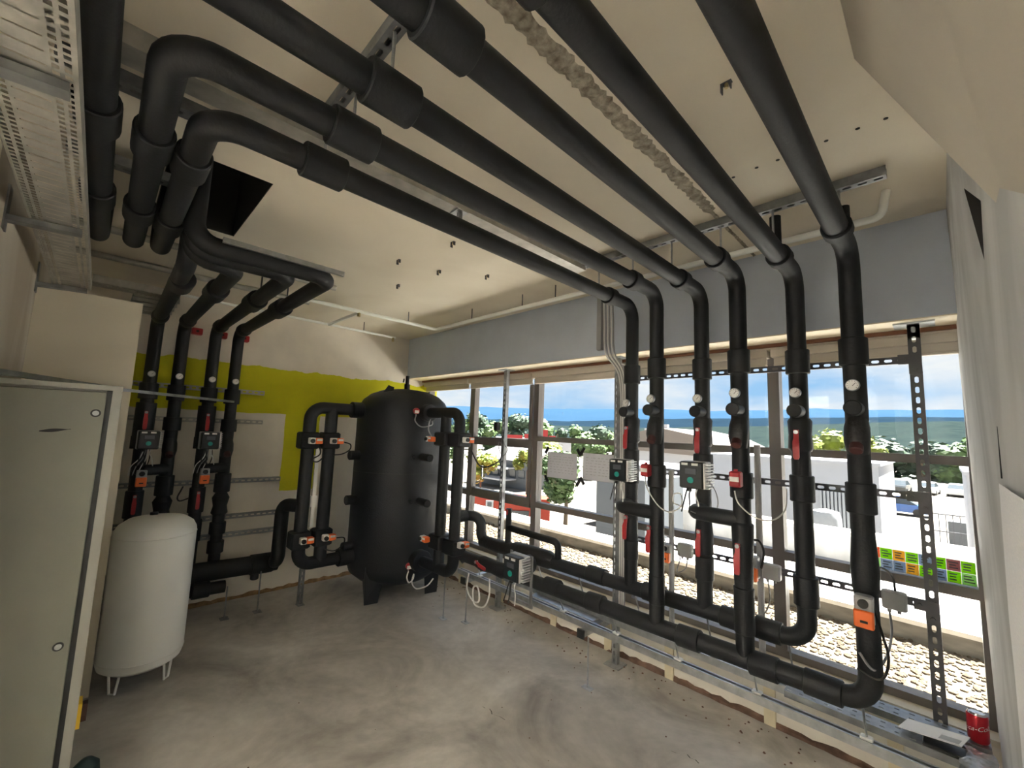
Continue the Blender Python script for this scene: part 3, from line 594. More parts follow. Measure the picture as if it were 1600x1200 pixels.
LV = local_mesh(lv, 'valve_lever', 'red'); LB = local_mesh(MB().cyl((0, .02, 0), (0, -.028, 0), .010, seg=10), 'bolt', 'steel')
def gauge(t, x, y, z, r, rot=0.0):
    d = Vector((math.sin(rot), -math.cos(rot), 0)); p = Vector((x, y, z)) + d * (r - .004)
    g_ = inst(GA, 'gauge', t, p, (0, 0, rot)); f_ = inst(GF, 'dial_face', g_, p); inst(GN, 'needle', g_, p)
    g_['label'] = 'round white-faced dial gauge'
def lever(t, x, y, z, r, rot=0.0, dx=0.0):
    d = Vector((math.sin(rot), -math.cos(rot), 0)); s_ = Vector((math.cos(rot), math.sin(rot), 0)); p = Vector((x, y, z)) + d * (r - .002) + s_ * dx
    l_ = inst(LV, 'valve_lever', t, p, (0, 0, rot)); inst(LB, 'bolt', l_, p); l_['label'] = 'red shut-off valve lever'
def collar(t, p0, p1, r, nm='collar', seg=20): MB().cyl(p0, p1, r, seg=seg, ch=.004).build(nm, 'foam', t)
def stub(t, x, y, z, r, rot=0.0, ln=.10, rr=.033):
    d = Vector((math.sin(rot), -math.cos(rot), 0)); p = Vector((x, y, z))
    MB().cyl(p, p + d * (r + ln), rr, seg=18, ch=.004).build('branch_stub', 'foam', t)
def check_valve(t, x, y, z, r, rot=0.0):
    d = Vector((math.sin(rot), -math.cos(rot), 0)); p = Vector((x, y, z)); zz = Vector((0, 0, 1))
    MB().tube([p + zz * .10, p + d * .018 + zz * .05, p + d * .03 - zz * .005, p + d * .02 - zz * .06], [r * .9, r * 1.1, r * 1.12, r * .9], 16).build('strainer_body', 'foam_tape', t)
    o = MB().cyl(p + d * .03 + zz * .01, p + d * (r + .035) - zz * .05, r * .60, seg=16, ch=.004).build('strainer_cap', 'dark_red', t)
    return o

PUMPN = {}
def pump(x, y, z, rot, label, s=1.0):
    """circulation pump head; (x,y,z) is the centre of its front face, front faces local -Y"""
    t = thing('circulation_pump', (x, y, z), label, 'pump', 'circulation pumps', rot)
    t.scale = (s, s, s); ORG[t.name] = Vector((0, 0, 0))
    def P(mb, nm, m, par=None, **k): return mb.build(nm, m, par or t, **k)
    P(MB().bevbox(-.062, .062, 0, .055, -.068, .068, .006), 'control_head', 'black_plastic')
    P(MB().bevbox(-.056, .056, -.004, .002, -.062, .062, .001), 'front_panel', 'pump_face')
    P(MB().bevbox(-.028, .030, -.007, -.003, .006, .036, .001), 'display', 'pump_screen')
    P(MB().cyl((0, -.003, -.024), (0, -.009, -.024), .016, seg=20), 'dial_knob', 'teal')
    for xx in (-.030, .022): P(MB().box(xx - .016, xx + .016, -.0065, -.003, .050, .062), 'tag', 'white_plastic', smooth=False)
    body = P(MB().bevbox(-.066, .066, .055, .095, -.070, .070, .004), 'heat_sink', 'alu_fin')
    for i in range(9): P(MB().box(.062, .082, .02, .095, -.062 + i * .0145, -.056 + i * .0145), 'fin', 'alu_fin', smooth=False)
    P(MB().box(.062, .066, 0.004, .06, -.064, .064), 'side_plate', 'white_plastic', smooth=False)
    P(MB().cyl((0, .095, 0), (0, .17, 0), .052, seg=20, ch=.005), 'motor', 'black_plastic')
    for i, xx in enumerate((-.03, -.012, .02)): P(MB().tube(smooth_path([(xx, .03, -.068), (xx - .005, .02, -.10), (xx + .012 * (i - 1), .012, -.14), (xx - .02 + .02 * i, .0, -.19)]), .0035, 6), 'cable', 'cable_black' if i < 2 else 'cable_white')
    P(MB().cyl((-.02, .03, -.066), (-.02, .03, -.085), .011, seg=10), 'cable_gland', 'black_plastic')
    return t
def actuator(x, y, z, rot, label, style='orange', s=1.0):
    """small valve actuator; (x,y,z) back centre on the valve, sticks out along local -Y"""
    t = thing('valve_actuator', (x, y, z), label, 'actuator', 'valve actuators', rot); t.scale = (s, s, s); ORG[t.name] = Vector((0, 0, 0))
    def P(mb, nm, m, **k): return mb.build(nm, m, t, **k)
    if style == 'red':
        P(MB().bevbox(-.024, .024, -.075, -.025, -.036, .036, .006), 'housing', 'red'); P(MB().box(-.020, .020, -.0765, -.0745, -.010, .012), 'label_plate', 'white_plastic', smooth=False)
        P(MB().cyl((0, -.025, 0), (0, .0, 0), .014, seg=14), 'stem', 'steel'); P(MB().cyl((0, -.05, .036), (0, -.05, .046), .009, seg=12), 'knob', 'red')
    elif style == 'orange':
        P(MB().bevbox(-.028, .028, -.060, -.010, -.045, .060, .005), 'housing', 'grey_plastic'); P(MB().bevbox(-.029, .029, -.070, -.040, -.050, .012, .004), 'cover', 'orange')
        P(MB().cyl((0, -.060, .036), (0, -.070, .036), .016, seg=16), 'knob', 'black_plastic'); P(MB().cyl((0, -.010, 0), (0, .0, 0), .016, seg=14), 'stem', 'steel')
        P(MB().box(-.010, .012, -.0715, -.069, -.030, -.022), 'slot', 'ink', smooth=False)
    else:   # side: long axis lies along local X
        P(MB().bevbox(-.05, .0, -.065, -.012, -.026, .026, .005), 'housing', 'white_plastic'); P(MB().bevbox(-.005, .055, -.068, -.012, -.026, .024, .005), 'cover', 'orange')
        P(MB().cyl((-.03, -.065, 0), (-.03, -.080, 0), .018, seg=16), 'knob', 'black_plastic'); P(MB().box(.005, .048, -.0695, -.067, .0, .018), 'label_plate', 'white_plastic', smooth=False)
        P(MB().cyl((0, -.012, 0), (0, .0, 0), .016, seg=14), 'stem', 'steel')
    return t
def cable(name, pts, r, m, label, group='loose cables'):
    return tag(MB().tube(smooth_path(pts), r, 7).build(name, m), label, 'cable', group)

# ================================================================== SIX CEILING PIPES DOWN THE WINDOW WALL
PR, CR = 0.042, 0.054
ORD = ['leftmost', 'second', 'third', 'fourth', 'fifth', 'sixth and rightmost']
XS = [-1.462, -1.205, -0.997, -0.743, -0.512, -0.266]
XT = [-1.466, -1.230, -0.995, -0.738, -0.506, -0.259]
YB, YF = 2.56, 2.40
ZH, ZF = 0.69, 0.585
Z = 2.54
six = []
for i in range(6):
    y = YB if i % 2 == 0 else YF; x = XS[i]; xt = XT[i]
    t = thing('insulated_pipe', (x, y, ZH if i % 2 == 0 else ZF), '%s of six black insulated pipes running along ceiling and down the window' % ORD[i], 'pipe', 'ceiling-to-window pipes'); six.append(t)
    start = {0: [(-2.90, 0.140, 3.0), (-2.90, 0.140, Z), (xt, 0.140, Z)], 1: [(-2.90, 0.034, 3.0), (-2.90, 0.034, Z), (xt, 0.034, Z)], 2: [(-2.93, -0.095, 3.0), (-2.93, -0.095, Z), (xt, -0.095, Z)]}.get(i, [(xt, -3.55, Z)])
    bend = 0.10
    if i == 4: low = [(x, y, ZH), (-0.95, y, ZH)]
    elif i == 5: low = [(x, y, ZF), (-0.55, y, ZF)]
    else: low = [(x, y, (ZH if i % 2 == 0 else ZF) - .02)]
    path = start + [(x, y, Z)] + low
    MB().tube(fillet(path, bend), PR, 20).build('pipe_run', 'foam', t)
    # collars on the ceiling run
    collar(t, (xt, .40, Z), (xt, .54, Z), CR + .004); collar(t, (xt + (x - xt) * .9, y - .32, Z), (xt + (x - xt) * .95, y - .25, Z), CR)
    if i < 3:
        yy = (0.140, 0.034, -0.095)[i]
        for xa in (-1.72, -2.36): collar(t, (xa + .05 * i, yy, Z), (xa - .15 + .05 * i, yy, Z), CR)
    else: collar(t, (xt, .02, Z), (xt, .16, Z), CR)
    if i in (4, 5): MB().cyl((x, 2.22 + .1 * (i - 4), Z + .02), (x, 2.22 + .1 * (i - 4), 2.72), .024, seg=16).build('vent_sleeve', 'foam', t)
    # shared fittings going down
    collar(t, (x, y, 2.125), (x, y, 2.0), CR)
    gauge(t, x, y, 1.885 + .008 * i - .02, PR)
    stub(t, x, y, 1.805, PR, ln=.075)
    if i in (0, 2, 4):
        MB().tube([(x, y, 1.77), (x, y, 1.755), (x, y, 1.69), (x, y, 1.62), (x, y, 1.605)], [.046, .054, .050, .054, .046], 18).build('valve_body', 'foam', t)
        lever(t, x, y, 1.70, .05, dx=-.004)
    else: check_valve(t, x, y, 1.67, PR)
    if i == 0: collar(t, (x, y, 1.56), (x, y, 1.34), .050)
    elif i == 2: collar(t, (x, y, 1.56), (x, y, 1.465), CR)
    else: collar(t, (x, y, 1.485), (x, y, 1.355), CR)
    if i in (0, 1, 2, 3): lever(t, x, y, 1.125, PR + .004, dx=-.006 - .012 * (i == 1))
    if i == 0: collar(t, (x, y, .98), (x, y, .86), .046)
    if i == 2: MB().tube([(x, y, 1.19), (x, y, 1.10), (x, y, 1.0), (x, y, .99)], [PR, .05, .05, PR], 18).build('valve_body', 'foam', t); collar(t, (x, y, .985), (x, y, .855), .05)
    if i == 3: MB().tube([(x, y, 1.235), (x, y, 1.225), (x, y, 1.10), (x, y, .95), (x, y, .94)], [PR, .052, .048, .044, PR], 18).build('valve_body', 'foam', t); collar(t, (x, y, .92), (x, y, .70), .047)
    if i == 1: collar(t, (x, y, .86), (x, y, .70), .045)
    if i == 4: collar(t, (x, y, 1.0), (x, y, .86), CR); collar(t, (-.62, y, ZH), (-.74, y, ZH), CR)
    if i == 5: MB().tube([(x, y, 1.25), (x, y, 1.12), (x, y, 1.04), (x, y, 1.03)], [PR, .050, .046, PR], 18).build('reducer', 'foam', t); collar(t, (-.36, y, ZF), (-.50, y, ZF), CR)
# front-to-back bypass tees joining neighbouring pipes
for (i, j, zt) in ((0, 1, 1.205), (2, 3, 1.245)):
    MB().tube(fillet([(XS[i], YB, zt), (XS[i], YF + .01, zt), (XS[j], YF, zt)], .055), .040, 18).build('bypass_tee', 'foam', six[i])

# pumps and actuators on the window pipes
pump(XS[0], 2.385, 1.43, 0, 'black pump head with grey fins on the leftmost window pipe')
pump(XS[2], 2.385, 1.445, 0, 'black pump head with grey fins on the third window pipe', 1.08)
actuator(XS[1] - .02, YF - PR, 1.455, 0, 'red valve actuator on the second window pipe', 'red')
actuator(XS[3] + .005, YF - PR, 1.455, 0, 'red valve actuator on the fourth window pipe', 'red', 1.08)
cable('cable', [(-1.225, 2.30, 1.42), (-1.21, 2.29, 1.36), (-1.15, 2.30, 1.27), (-1.10, 2.34, 1.235), (-1.05, 2.38, 1.27), (-1.07, 2.42, 1.33), (-1.12, 2.44, 1.32), (-1.13, 2.46, 1.27), (-1.08, 2.50, 1.25)], .0035, 'cable_white', 'white cable looping from the red actuator on the second pipe')
cable('cable', [(-.738, 2.28, 1.40), (-.72, 2.28, 1.34), (-.66, 2.32, 1.28), (-.61, 2.42, 1.265), (-.585, 2.55, 1.31), (-.60, 2.65, 1.40)], .0035, 'cable_white', 'white cable hanging from the red actuator on the fourth pipe')
cable('cable', [(-.93, 2.42, 1.44), (-.88, 2.42, 1.37), (-.87, 2.42, 1.29), (-.92, 2.40, 1.235), (-.99, 2.36, 1.255)], .003, 'cable_grey', 'thin grey cable curving below the third pipe pump')

# headers
bh = thing('header_pipe', (-1.8, YB, ZH), 'upper black insulated header pipe along the window behind', 'pipe', 'window headers')
MB().tube(fillet([(-3.12, 2.46, .875), (-2.955, YB, .875), (-2.955, YB, ZH - .02), (-.9, YB, ZH)], .085), .044, 20).build('pipe_run', 'foam', bh)
MB().tube([(-2.93, YB, ZH - .02), (-2.7, YB, ZH - .02), (-2.55, YB, ZH - .01), (-2.5, YB, ZH), (-2.40, YB, ZH), (-2.15, YB, ZH), (-2.10, YB, ZH)], [.050, .055, .052, .060, .066, .066, .046], 20).build('wrapped_section', 'foam_tape', bh)
MB().tube(fillet([(-2.605, YB, ZH), (-2.605, YB, 1.0)], .05), .026, 14).build('riser_stub', 'foam', bh)
MB().cyl((-2.605, YB - .018, .955), (-2.605, YB - .028, .995), .012, seg=12).build('red_cap', 'red', bh)
MB().tube(fillet([(-2.605, YB, .845), (-2.065, YB, .835), (-2.065, YB, ZH)], .05), .026, 14).build('bypass_line', 'foam', bh)
for x in (-1.72, -1.30, -.84): collar(bh, (x - .07, YB, ZH), (x + .07, YB, ZH), .054)
fh = thing('header_pipe', (-1.7, YF, ZF), 'lower black insulated header pipe along the window in front', 'pipe', 'window headers')
MB().tube(fillet([(-3.05, YF, .555), (-2.6, YF, .56), (-.5, YF, ZF)], .1), .046, 20).build('pipe_run', 'foam', fh)
MB().tube([(-2.80, YF, .555), (-2.72, YF, .555), (-2.6, YF, .555), (-2.48, YF, .558), (-2.44, YF, .558)], [.044, .060, .048, .058, .044], 18).build('valve_body', 'foam', fh)
l_ = inst(LV, 'valve_lever', fh, (-2.74, YF - .05, .575), (0, R_(-80), 0)); inst(LB, 'bolt', l_, (-2.74, YF - .05, .575))
for x in (-1.98, -1.62, -1.02, -.66): collar(fh, (x - .06, YF, ZF - .008), (x + .06, YF, ZF - .004), .056)
pump(-2.235, 2.235, .665, 0, 'black pump head standing on the lower header pipe beside the steel post', 1.25)

# ================================================================== STEEL SUPPORTS ALONG THE WINDOW
ch = tag(MB().strut((-.078, 2.83, .40), (-.078, 2.83, 2.25), (0, -1, 0), w=.046).build('slotted_channel', 'dark_steel', smooth=False), 'dark slotted steel channel standing beside the right plaster wall', 'channel', 'slotted channels')
tag(MB().box(-.15, 0.0, 2.79, 2.91, 2.248, 2.256).box(-.10, -.055, 2.83, 2.875, 2.18, 2.25).build('ceiling_plate', 'steel', smooth=False), 'small steel head plate on top of the right slotted channel', 'plate')
for (z, x0, lb) in ((2.075, -1.60, 'top'), (1.415, -1.36, 'middle'), (.925, -1.62, 'lowest')):
    tag(MB().strut((x0, 2.82, z), (-.102, 2.82, z), (0, -1, 0), w=.036, dep=.02).build('slotted_rail', 'dark_steel', smooth=False), '%s dark slotted rail running behind the window pipes' % lb, 'rail', 'slotted rails')
    cbk = tag(MB().box(-.14, -.06, 2.800, 2.816, z - .024, z + .024).box(-.102, -.054, 2.800, 2.816, z - .075, z - .024).cyl((-.12, 2.80, z), (-.12, 2.788, z), .009, seg=6).cyl((-.078, 2.80, z - .05), (-.078, 2.788, z - .05), .009, seg=6).build('corner_bracket', 'dark_steel', smooth=False), 'bolted corner bracket at the right end of the %s rail' % lb, 'bracket', 'corner brackets')
for (x, lb) in ((-1.755, 'beside the leftmost window pipe'), (-3.02, 'in front of the opening window')):
    t = thing('support_post', (x, 2.86, 0), 'full-height galvanised slotted post %s' % lb, 'post', 'support posts')
    MB().strut((x, 2.845, 0.008), (x, 2.845, 2.25), (0, -1, 0)).build('channel', 'steel', t, smooth=False)
    if x > -2: MB().strut((x + .052, 2.845, 0.30), (x + .052, 2.845, 2.20), (1, 0, 0)).build('side_channel', 'steel_dull', t, smooth=False)
    MB().box(x - .06, x + .06, 2.80, 2.92, 0, .008).build('foot_plate', 'steel', t, smooth=False); MB().box(x - .06, x + .06, 2.80, 2.92, 2.248, 2.256).build('head_plate', 'steel', t, smooth=False)
    MB().bar((x, 2.84, .335), (x, 2.44, .335), .041, .041).build('cantilever_arm', 'steel', t, smooth=False)
    MB().box(x - .026, x + .026, 2.425, 2.44, .308, .362).build('arm_cap', 'black_plastic', t, smooth=False)
for (x, y, zt, lb) in ((-1.72, 2.47, .315, 'under the arm of the middle post'), (-2.97, 2.44, .32, 'under the arm of the left post'), (-3.15, 2.335, .36, 'under the right tank pipes')):
    t = thing('prop_rod', (x, y, 0), 'thin threaded steel prop rod on the floor %s' % lb, 'rod', 'prop rods')
    MB().cyl((x, y, .004), (x, y, zt), .006, seg=8).build('rod', 'steel', t); MB().box(x - .035, x + .035, y - .022, y + .022, 0, .005).build('foot_plate', 'steel', t, smooth=False); MB().cyl((x, y, .005), (x, y, .02), .011, seg=6).build('nut', 'steel', t)
for (y, z, x0, x1, lb) in ((2.49, .378, -3.15, 0.03, 'front'), (2.69, .378, -2.75, 0.05, 'back')):
    t = thing('mounting_rail', ((x0 + x1) / 2, y, z), 'long galvanised %s mounting rail low along the window wall' % lb, 'rail', 'mounting rails')
    MB().box(x0, x1, y - .0205, y - .0185, z - .02, z + .021).box(x0, x1, y + .0185, y + .0205, z - .02, z + .021).box(x0, x1, y - .0185, y + .0185, z - .02, z - .018).box(x0, x1, y - .0185, y - .0105, z + .019, z + .021).box(x0, x1, y + .0105, y + .0185, z + .019, z + .021).build('channel', 'steel', t, smooth=False)
    for x in ((-2.86, -1.95, -1.52, -1.12, -.72, -.30) if y < 2.6 else (-2.3, -1.9, -1.45, -1.0, -.6)):
        zt, yt = (ZF - .05, YF) if y < 2.6 else (ZH - .05, YB)
        MB().bevbox(x - .022, x + .022, y - .018, y + .018, z + .021, z + .033, .003).build('clamp_nut', 'white_plastic' if y < 2.6 else 'steel', t)
        MB().cyl((x, y, z + .03), (x, yt + .02, zt + .03), .0045, seg=8).build('threaded_rod', 'steel', t)
    for x in (-1.3, -.8): pass
# flat perforated tray lying on the rails near the right wall
def perf_plate(x0, x1, y0, y1, z, nm, m, parent=None, px=.05, lab=None):
    mb = MB(); n = round((x1 - x0) / px); c = (x1 - x0) / n; w = y1 - y0
    ub = [0, .2, .55, 1]; vb = [0, .18, .30, .70, .82, 1]
    for i in range(n):
        for a in range(3):
            for b in range(5):
                if a == 1 and b in (1, 3): continue
                k = len(mb.v); xa, xb = x0 + c * (i + ub[a]), x0 + c * (i + ub[a + 1]); ya, yb2 = y0 + w * vb[b], y0 + w * vb[b + 1]
                mb.v += [Vector(p) for p in ((xa, ya, z), (xb, ya, z), (xb, yb2, z), (xa, yb2, z))]; mb.f.append((k, k + 1, k + 2, k + 3))
    mb.box(x0, x1, y0 - .002, y0, z - .03, z).box(x0, x1, y1, y1 + .002, z - .03, z)
    return mb.build(nm, m, parent, smooth=False)
for (y0, y1, x0, lb) in ((2.56, 2.645, -.62, 'nearer'), (2.735, 2.82, -.50, 'farther')):
    tag(perf_plate(x0, .07, y0, y1, .432, 'perforated_profile', 'steel_dull'), '%s perforated steel profile lying on the rails by the right wall' % lb, 'profile', 'loose perforated profiles')
tag(MB().box(-2.3, -1.72, 2.52, 2.60, .40, .402).box(-2.3, -1.72, 2.598, 2.60, .402, .43).build('angle_strip', 'steel', smooth=False), 'thin galvanised angle strip lying on the front rail left of middle post', 'strip')
# plastic conduits standing against the window
for (x, z1, lb) in ((-1.30, 1.43, 'between the second and third pipes'), (-.776, 1.625, 'just right of the fourth pipe')):
    tag(MB().cyl((x, 2.795, .374), (x, 2.795, z1), .017, seg=14).build('conduit', 'duct_plastic'), 'upright grey plastic conduit %s' % lb, 'conduit', 'grey conduits')
# cables and duct near the top of the middle post
t = thing('cable_bundle', (-1.76, 2.72, 2.1), 'bundle of grey cables and duct rising beside the middle post to the ceiling', 'cables')
MB().box(-1.85, -1.81, 2.70, 2.738, 2.30, 2.72).build('duct', 'duct_plastic', t, smooth=False)
for i in range(6):
    a = -1.80 + .016 * i
    MB().tube(smooth_path([(a, 2.715, 2.74), (a + .01, 2.712, 2.5), (a + .02, 2.72, 2.27), (-1.70 + .01 * i, 2.79, 2.08), (-1.69 + .008 * i, 2.80, 1.6), (-1.69 + .008 * i, 2.80, .45)]), .005, 6).build('cable', 'cable_grey' if i % 2 else 'cable_white', t)
# junction boxes and bottom actuators on the lowest rail
for (x, z, lb) in ((-1.20, .935, 'between the second and third pipes'), (-.715, .925, 'right of the fourth pipe'), (-.205, .925, 'left of the right slotted channel')):
    t = thing('junction_box', (x, 2.80, z - .04), 'small grey junction box on the lowest rail %s' % lb, 'junction box', 'junction boxes')
    MB().bevbox(x - .045, x + .045, 2.755, 2.80, z - .042, z + .042, .006).build('box', 'grey_plastic', t)
    MB().bevbox(x - .04, x + .04, 2.749, 2.756, z - .037, z + .037, .002).build('lid', 'grey_plastic', t)
    for dx in (-.02, .015): MB().cyl((x + dx, 2.775, z - .042), (x + dx, 2.775, z - .056), .008, seg=10).build('gland', 'grey_plastic', t)
actuator(-1.30, 2.76, .90, 0, 'orange and grey actuator on the conduit between second and third pipes', 'orange')
actuator(-.80, 2.77, .93, 0, 'orange and grey actuator beside the fourth pipe on the conduit', 'orange', 1.2)
actuator(XS[5], YF - .04, .97, 0, 'orange and grey actuator on the rightmost pipe near its bottom', 'orange', 1.1)
cable('cable', [(-1.30, 2.72, .96), (-1.31, 2.70, 1.02), (-1.26, 2.70, 1.0), (-1.22, 2.74, .90), (-1.24, 2.74, .80), (-1.20, 2.77, .82), (-1.185, 2.775, .885)], .004, 'cable_grey', 'grey cable loop below the junction box between second and third pipes')
cable('cable', [(-.79, 2.70, 1.0), (-.80, 2.68, 1.08), (-.75, 2.68, 1.10), (-.73, 2.70, 1.04), (-.745, 2.70, .95)], .006, 'cable_black', 'thick black cable hoop above the actuator beside the fourth pipe')
cable('cable', [(-.735, 2.775, .875), (-.72, 2.75, .78), (-.75, 2.74, .70), (-.80, 2.74, .69), (-.83, 2.74, .78), (-.80, 2.74, .88)], .004, 'cable_grey', 'grey cable loop hanging under the junction box right of the fourth pipe')
cable('cable', [(-.225, 2.775, .875), (-.215, 2.7, .80), (-.22, 2.5, .76), (-.25, 2.36, .74), (-.29, 2.335, .80)], .005, 'cable_grey', 'grey cable from right junction box to the rightmost pipe actuator')
cable('cable', [(-.24, 2.34, 1.0), (-.22, 2.33, .92), (-.20, 2.33, .82), (-.215, 2.33, .74), (-.25, 2.33, .72), (-.30, 2.33, .74)], .005, 'cable_black', 'black cable loop in front of the rightmost pipe elbow')
cable('cable', [(-.26, 2.46, 1.10), (-.23, 2.6, 1.10), (-.205, 2.74, 1.04), (-.20, 2.775, .97)], .005, 'cable_black', 'black cable arching from the rightmost pipe to its junction box')
# things lying on the profiles at the right
en = thing('envelope', (-.10, 2.63, .435), 'white window envelope lying on the steel profiles by the right wall', 'envelope', None, R_(-14))
MB().loft([[(-.095, -.055, .012), (.10, -.055, .05), (.10, .055, .05), (-.095, .055, .012)], [(-.095, -.055, .015), (.10, -.055, .053), (.10, .055, .053), (-.095, .055, .015)]]).build('paper', 'paper', en, smooth=False)
MB().loft([[(.03, -.045, .0402), (.09, -.045, .0518), (.09, -.005, .0518), (.03, -.005, .0402)], [(.03, -.045, .0408), (.09, -.045, .0524), (.09, -.005, .0524), (.03, -.005, .0408)]]).build('address_window', 'grey_plastic', en, smooth=False)
tag(MB().bevbox(-.13, .00, 2.55, 2.63, .434, .450, .004).build('dark_box', 'black_plastic'), 'flat black case lying under the white envelope', 'case')
bgm = MB(); rows = []
for i in range(7):
    u = i / 6; rows.append([(-.015 + .085 * v + .012 * math.sin(5 * u), 2.655 - .17 * u, .437 + .010 * (math.sin(9 * u + 7 * v) + 1) * (.4 + u * .3) + .012) for v in (0, .25, .5, .75, 1)])
bgm.loft(rows, caps=False, closed=False); rows2 = [[(a, b, .435) for a, b, c in r] for r in rows]; bgm.loft(rows2, caps=False, closed=False)
tag(bgm.build('plastic_bag', 'gloss_bag'), 'crumpled glossy silver plastic bag right of the envelope', 'bag')
cx, cy, cz = .035, 2.775, .433
cn = thing('drink_can', (cx, cy, cz), 'red aluminium drink can on the steel profile by the right wall', 'can')
MB().lathe([(.024, 0), (.028, .003), (.033, .012), (.033, .103), (.030, .110)], (cx, cy, cz), 28).build('body', 'can_red', cn)
MB().lathe([(.030, .110), (.027, .116), (.026, .118), (.025, .114), (0, .114)], (cx, cy, cz), 28).build('lid', 'can_alu', cn)
MB().bar((cx - .004, cy - .004, cz + .117), (cx + .010, cy - .012, cz + .118), .010, .0015).build('ring_pull', 'can_alu', cn, smooth=False)
def text_mesh(txt, size):
    cu_ = bpy.data.curves.new('lettering', 'FONT'); cu_.body = txt; cu_.size = size; cu_.align_x = 'CENTER'; cu_.align_y = 'CENTER'; cu_.shear = 0.35; cu_.resolution_u = 3
    ob = bpy.data.objects.new('lettering', cu_); COL.objects.link(ob); dg = bpy.context.evaluated_depsgraph_get(); me = bpy.data.meshes.new_from_object(ob.evaluated_get(dg))
    bpy.data.objects.remove(ob); return me
me = text_mesh('Coca-Cola', .026); a0 = math.atan2(-1, -.35)
for v in me.vertices:
    u, w_ = v.co.x, v.co.y; a = a0 + u / .0333; zz = .058 + w_ + u * .25; v.co = (.0334 * math.cos(a), .0334 * math.sin(a), zz)
me.materials.clear(); me.materials.append(M['paper']); lt = bpy.data.objects.new('lettering', me); COL.objects.link(lt); lt.parent = cn

# ================================================================== BUFFER TANK
TX, TY, TR = -4.04, 2.34, 0.472
tk = thing('buffer_tank', (TX, TY, 0), 'tall black insulated buffer tank standing in the corner', 'tank')
MB().lathe([(0, .10), (.20, .11), (.36, .16), (.445, .23), (TR, .31), (TR, 1.80), (TR - .012, 1.86), (TR - .05, 1.925), (TR - .12, 1.985), (.24, 2.03), (.10, 2.05), (0, 2.052)], (TX, TY, 0), 64).build('shell', 'tank_skin', tk)
MB().lathe([(TR + .001, 1.198), (TR + .002, 1.202), (TR + .001, 1.206)], (TX, TY, 0), 64).build('seam', 'black_plastic', tk)
for az in (-63, 42, 160):
    a = R_(az); d = Vector((math.cos(a), math.sin(a), 0)); s_ = Vector((-d.y, d.x, 0)); c = Vector((TX, TY, 0)); mb = MB()
    for sg in (-1, 1):
        P0 = c + d * (TR - .06); th = d * .010
        q = [P0 + s_ * sg * .075 + d * -.06, P0 + s_ * sg * .0 + d * .035]
        top = [c + d * (TR - .13) + s_ * sg * .14, c + d * (TR - .005)]
        mb.loft([[q[0], q[1], q[1] + th, q[0] + th], [top[0] + Vector((0, 0, .34)), top[1] + Vector((0, 0, .34)), top[1] + th + Vector((0, 0, .34)), top[0] + th + Vector((0, 0, .34))]])
    mb.build('leg', 'tank_skin', tk, smooth=False)
MB().cyl((TX + .02, TY, 2.04), (TX + .02, TY, 2.11), .030, seg=16).cyl((TX + .02, TY, 2.11), (TX + .02, TY, 2.20), .020, seg=16, ch=.003).cyl((TX - .01, TY - .03, 2.13), (TX + .0, TY - .03, 2.17), .008, seg=8).build('air_vent', 'black_plastic', tk)
MB().loft([[(TX + .10, TY - .32, 1.98), (TX + .16, TY - .24, 1.99), (TX + .15, TY - .22, 2.05), (TX + .12, TY - .27, 2.07)], [(TX + .06, TY - .29, 1.99), (TX + .12, TY - .21, 2.0), (TX + .11, TY - .20, 2.05), (TX + .08, TY - .25, 2.07)]]).build('lifting_lug', 'tank_skin', tk, smooth=False)
for z in (1.36, .935, .50): MB().cyl((TX, TY - TR + .03, z), (TX, TY - TR - .095, z), .045, seg=18, ch=.004).build('side_port', 'foam', tk)
for z in (1.37, .95):
    a = R_(-6); d = Vector((math.cos(a), math.sin(a), 0)); c = Vector((TX, TY, z)) + d * (TR - .02); MB().cyl(c, c + d * .20, .036, seg=18, ch=.004).build('front_port', 'foam', tk)
    a = R_(-16); d = Vector((math.cos(a), math.sin(a), 0)); c = Vector((TX, TY, z)) + d * (TR - .02); MB().cyl(c, c + d * .045, .024, seg=14, ch=.003).build('sensor_pocket', 'foam', tk)
for (z, az, lb) in ((1.81, -17, 'upper'), (.36, -14, 'lower')):
    a = R_(az); d = Vector((math.cos(a), math.sin(a), 0)); c = Vector((TX, TY, z)) + d * (TR - .01 if z > 1 else TR - .03)
    t = thing('temperature_sensor', c, 'red and white temperature sensor head on the %s front of the tank' % lb, 'sensor', 'tank sensors')
    MB().cyl(c, c + d * .05, .030, seg=18, ch=.004).build('head', 'red', t); u = Vector((-d.y, d.x, 0))
    MB().bar(c + d * .052 - u * .02 - Vector((0, 0, .008)), c + d * .052 + u * .02 - Vector((0, 0, .008)), .004, .028).build('label_plate', 'white_plastic', t, smooth=False)
    MB().cyl(c + d * .025 - Vector((0, 0, .028)), c + d * .025 - Vector((0, 0, .05)), .008, seg=10).build('gland', 'grey_plastic', t)
cable('cable', [(-3.565, 2.19, 1.76), (-3.55, 2.18, 1.71), (-3.53, 2.24, 1.66), (-3.51, 2.34, 1.68), (-3.52, 2.35, 1.72), (-3.51, 2.32, 1.73), (-3.50, 2.30, 1.64), (-3.45, 2.31, 1.57), (-3.38, 2.32, 1.54)], .006, 'cable_grey', 'grey cable loop under the upper tank sensor')
cable('cable', [(-3.585, 2.23, .31), (-3.575, 2.21, .26), (-3.55, 2.22, .22), (-3.53, 2.25, .25), (-3.54, 2.26, .29), (-3.53, 2.24, .22), (-3.45, 2.24, .19), (-3.33, 2.27, .24), (-3.28, 2.3, .31)], .006, 'cable_white', 'white cable looping from the lower tank sensor')

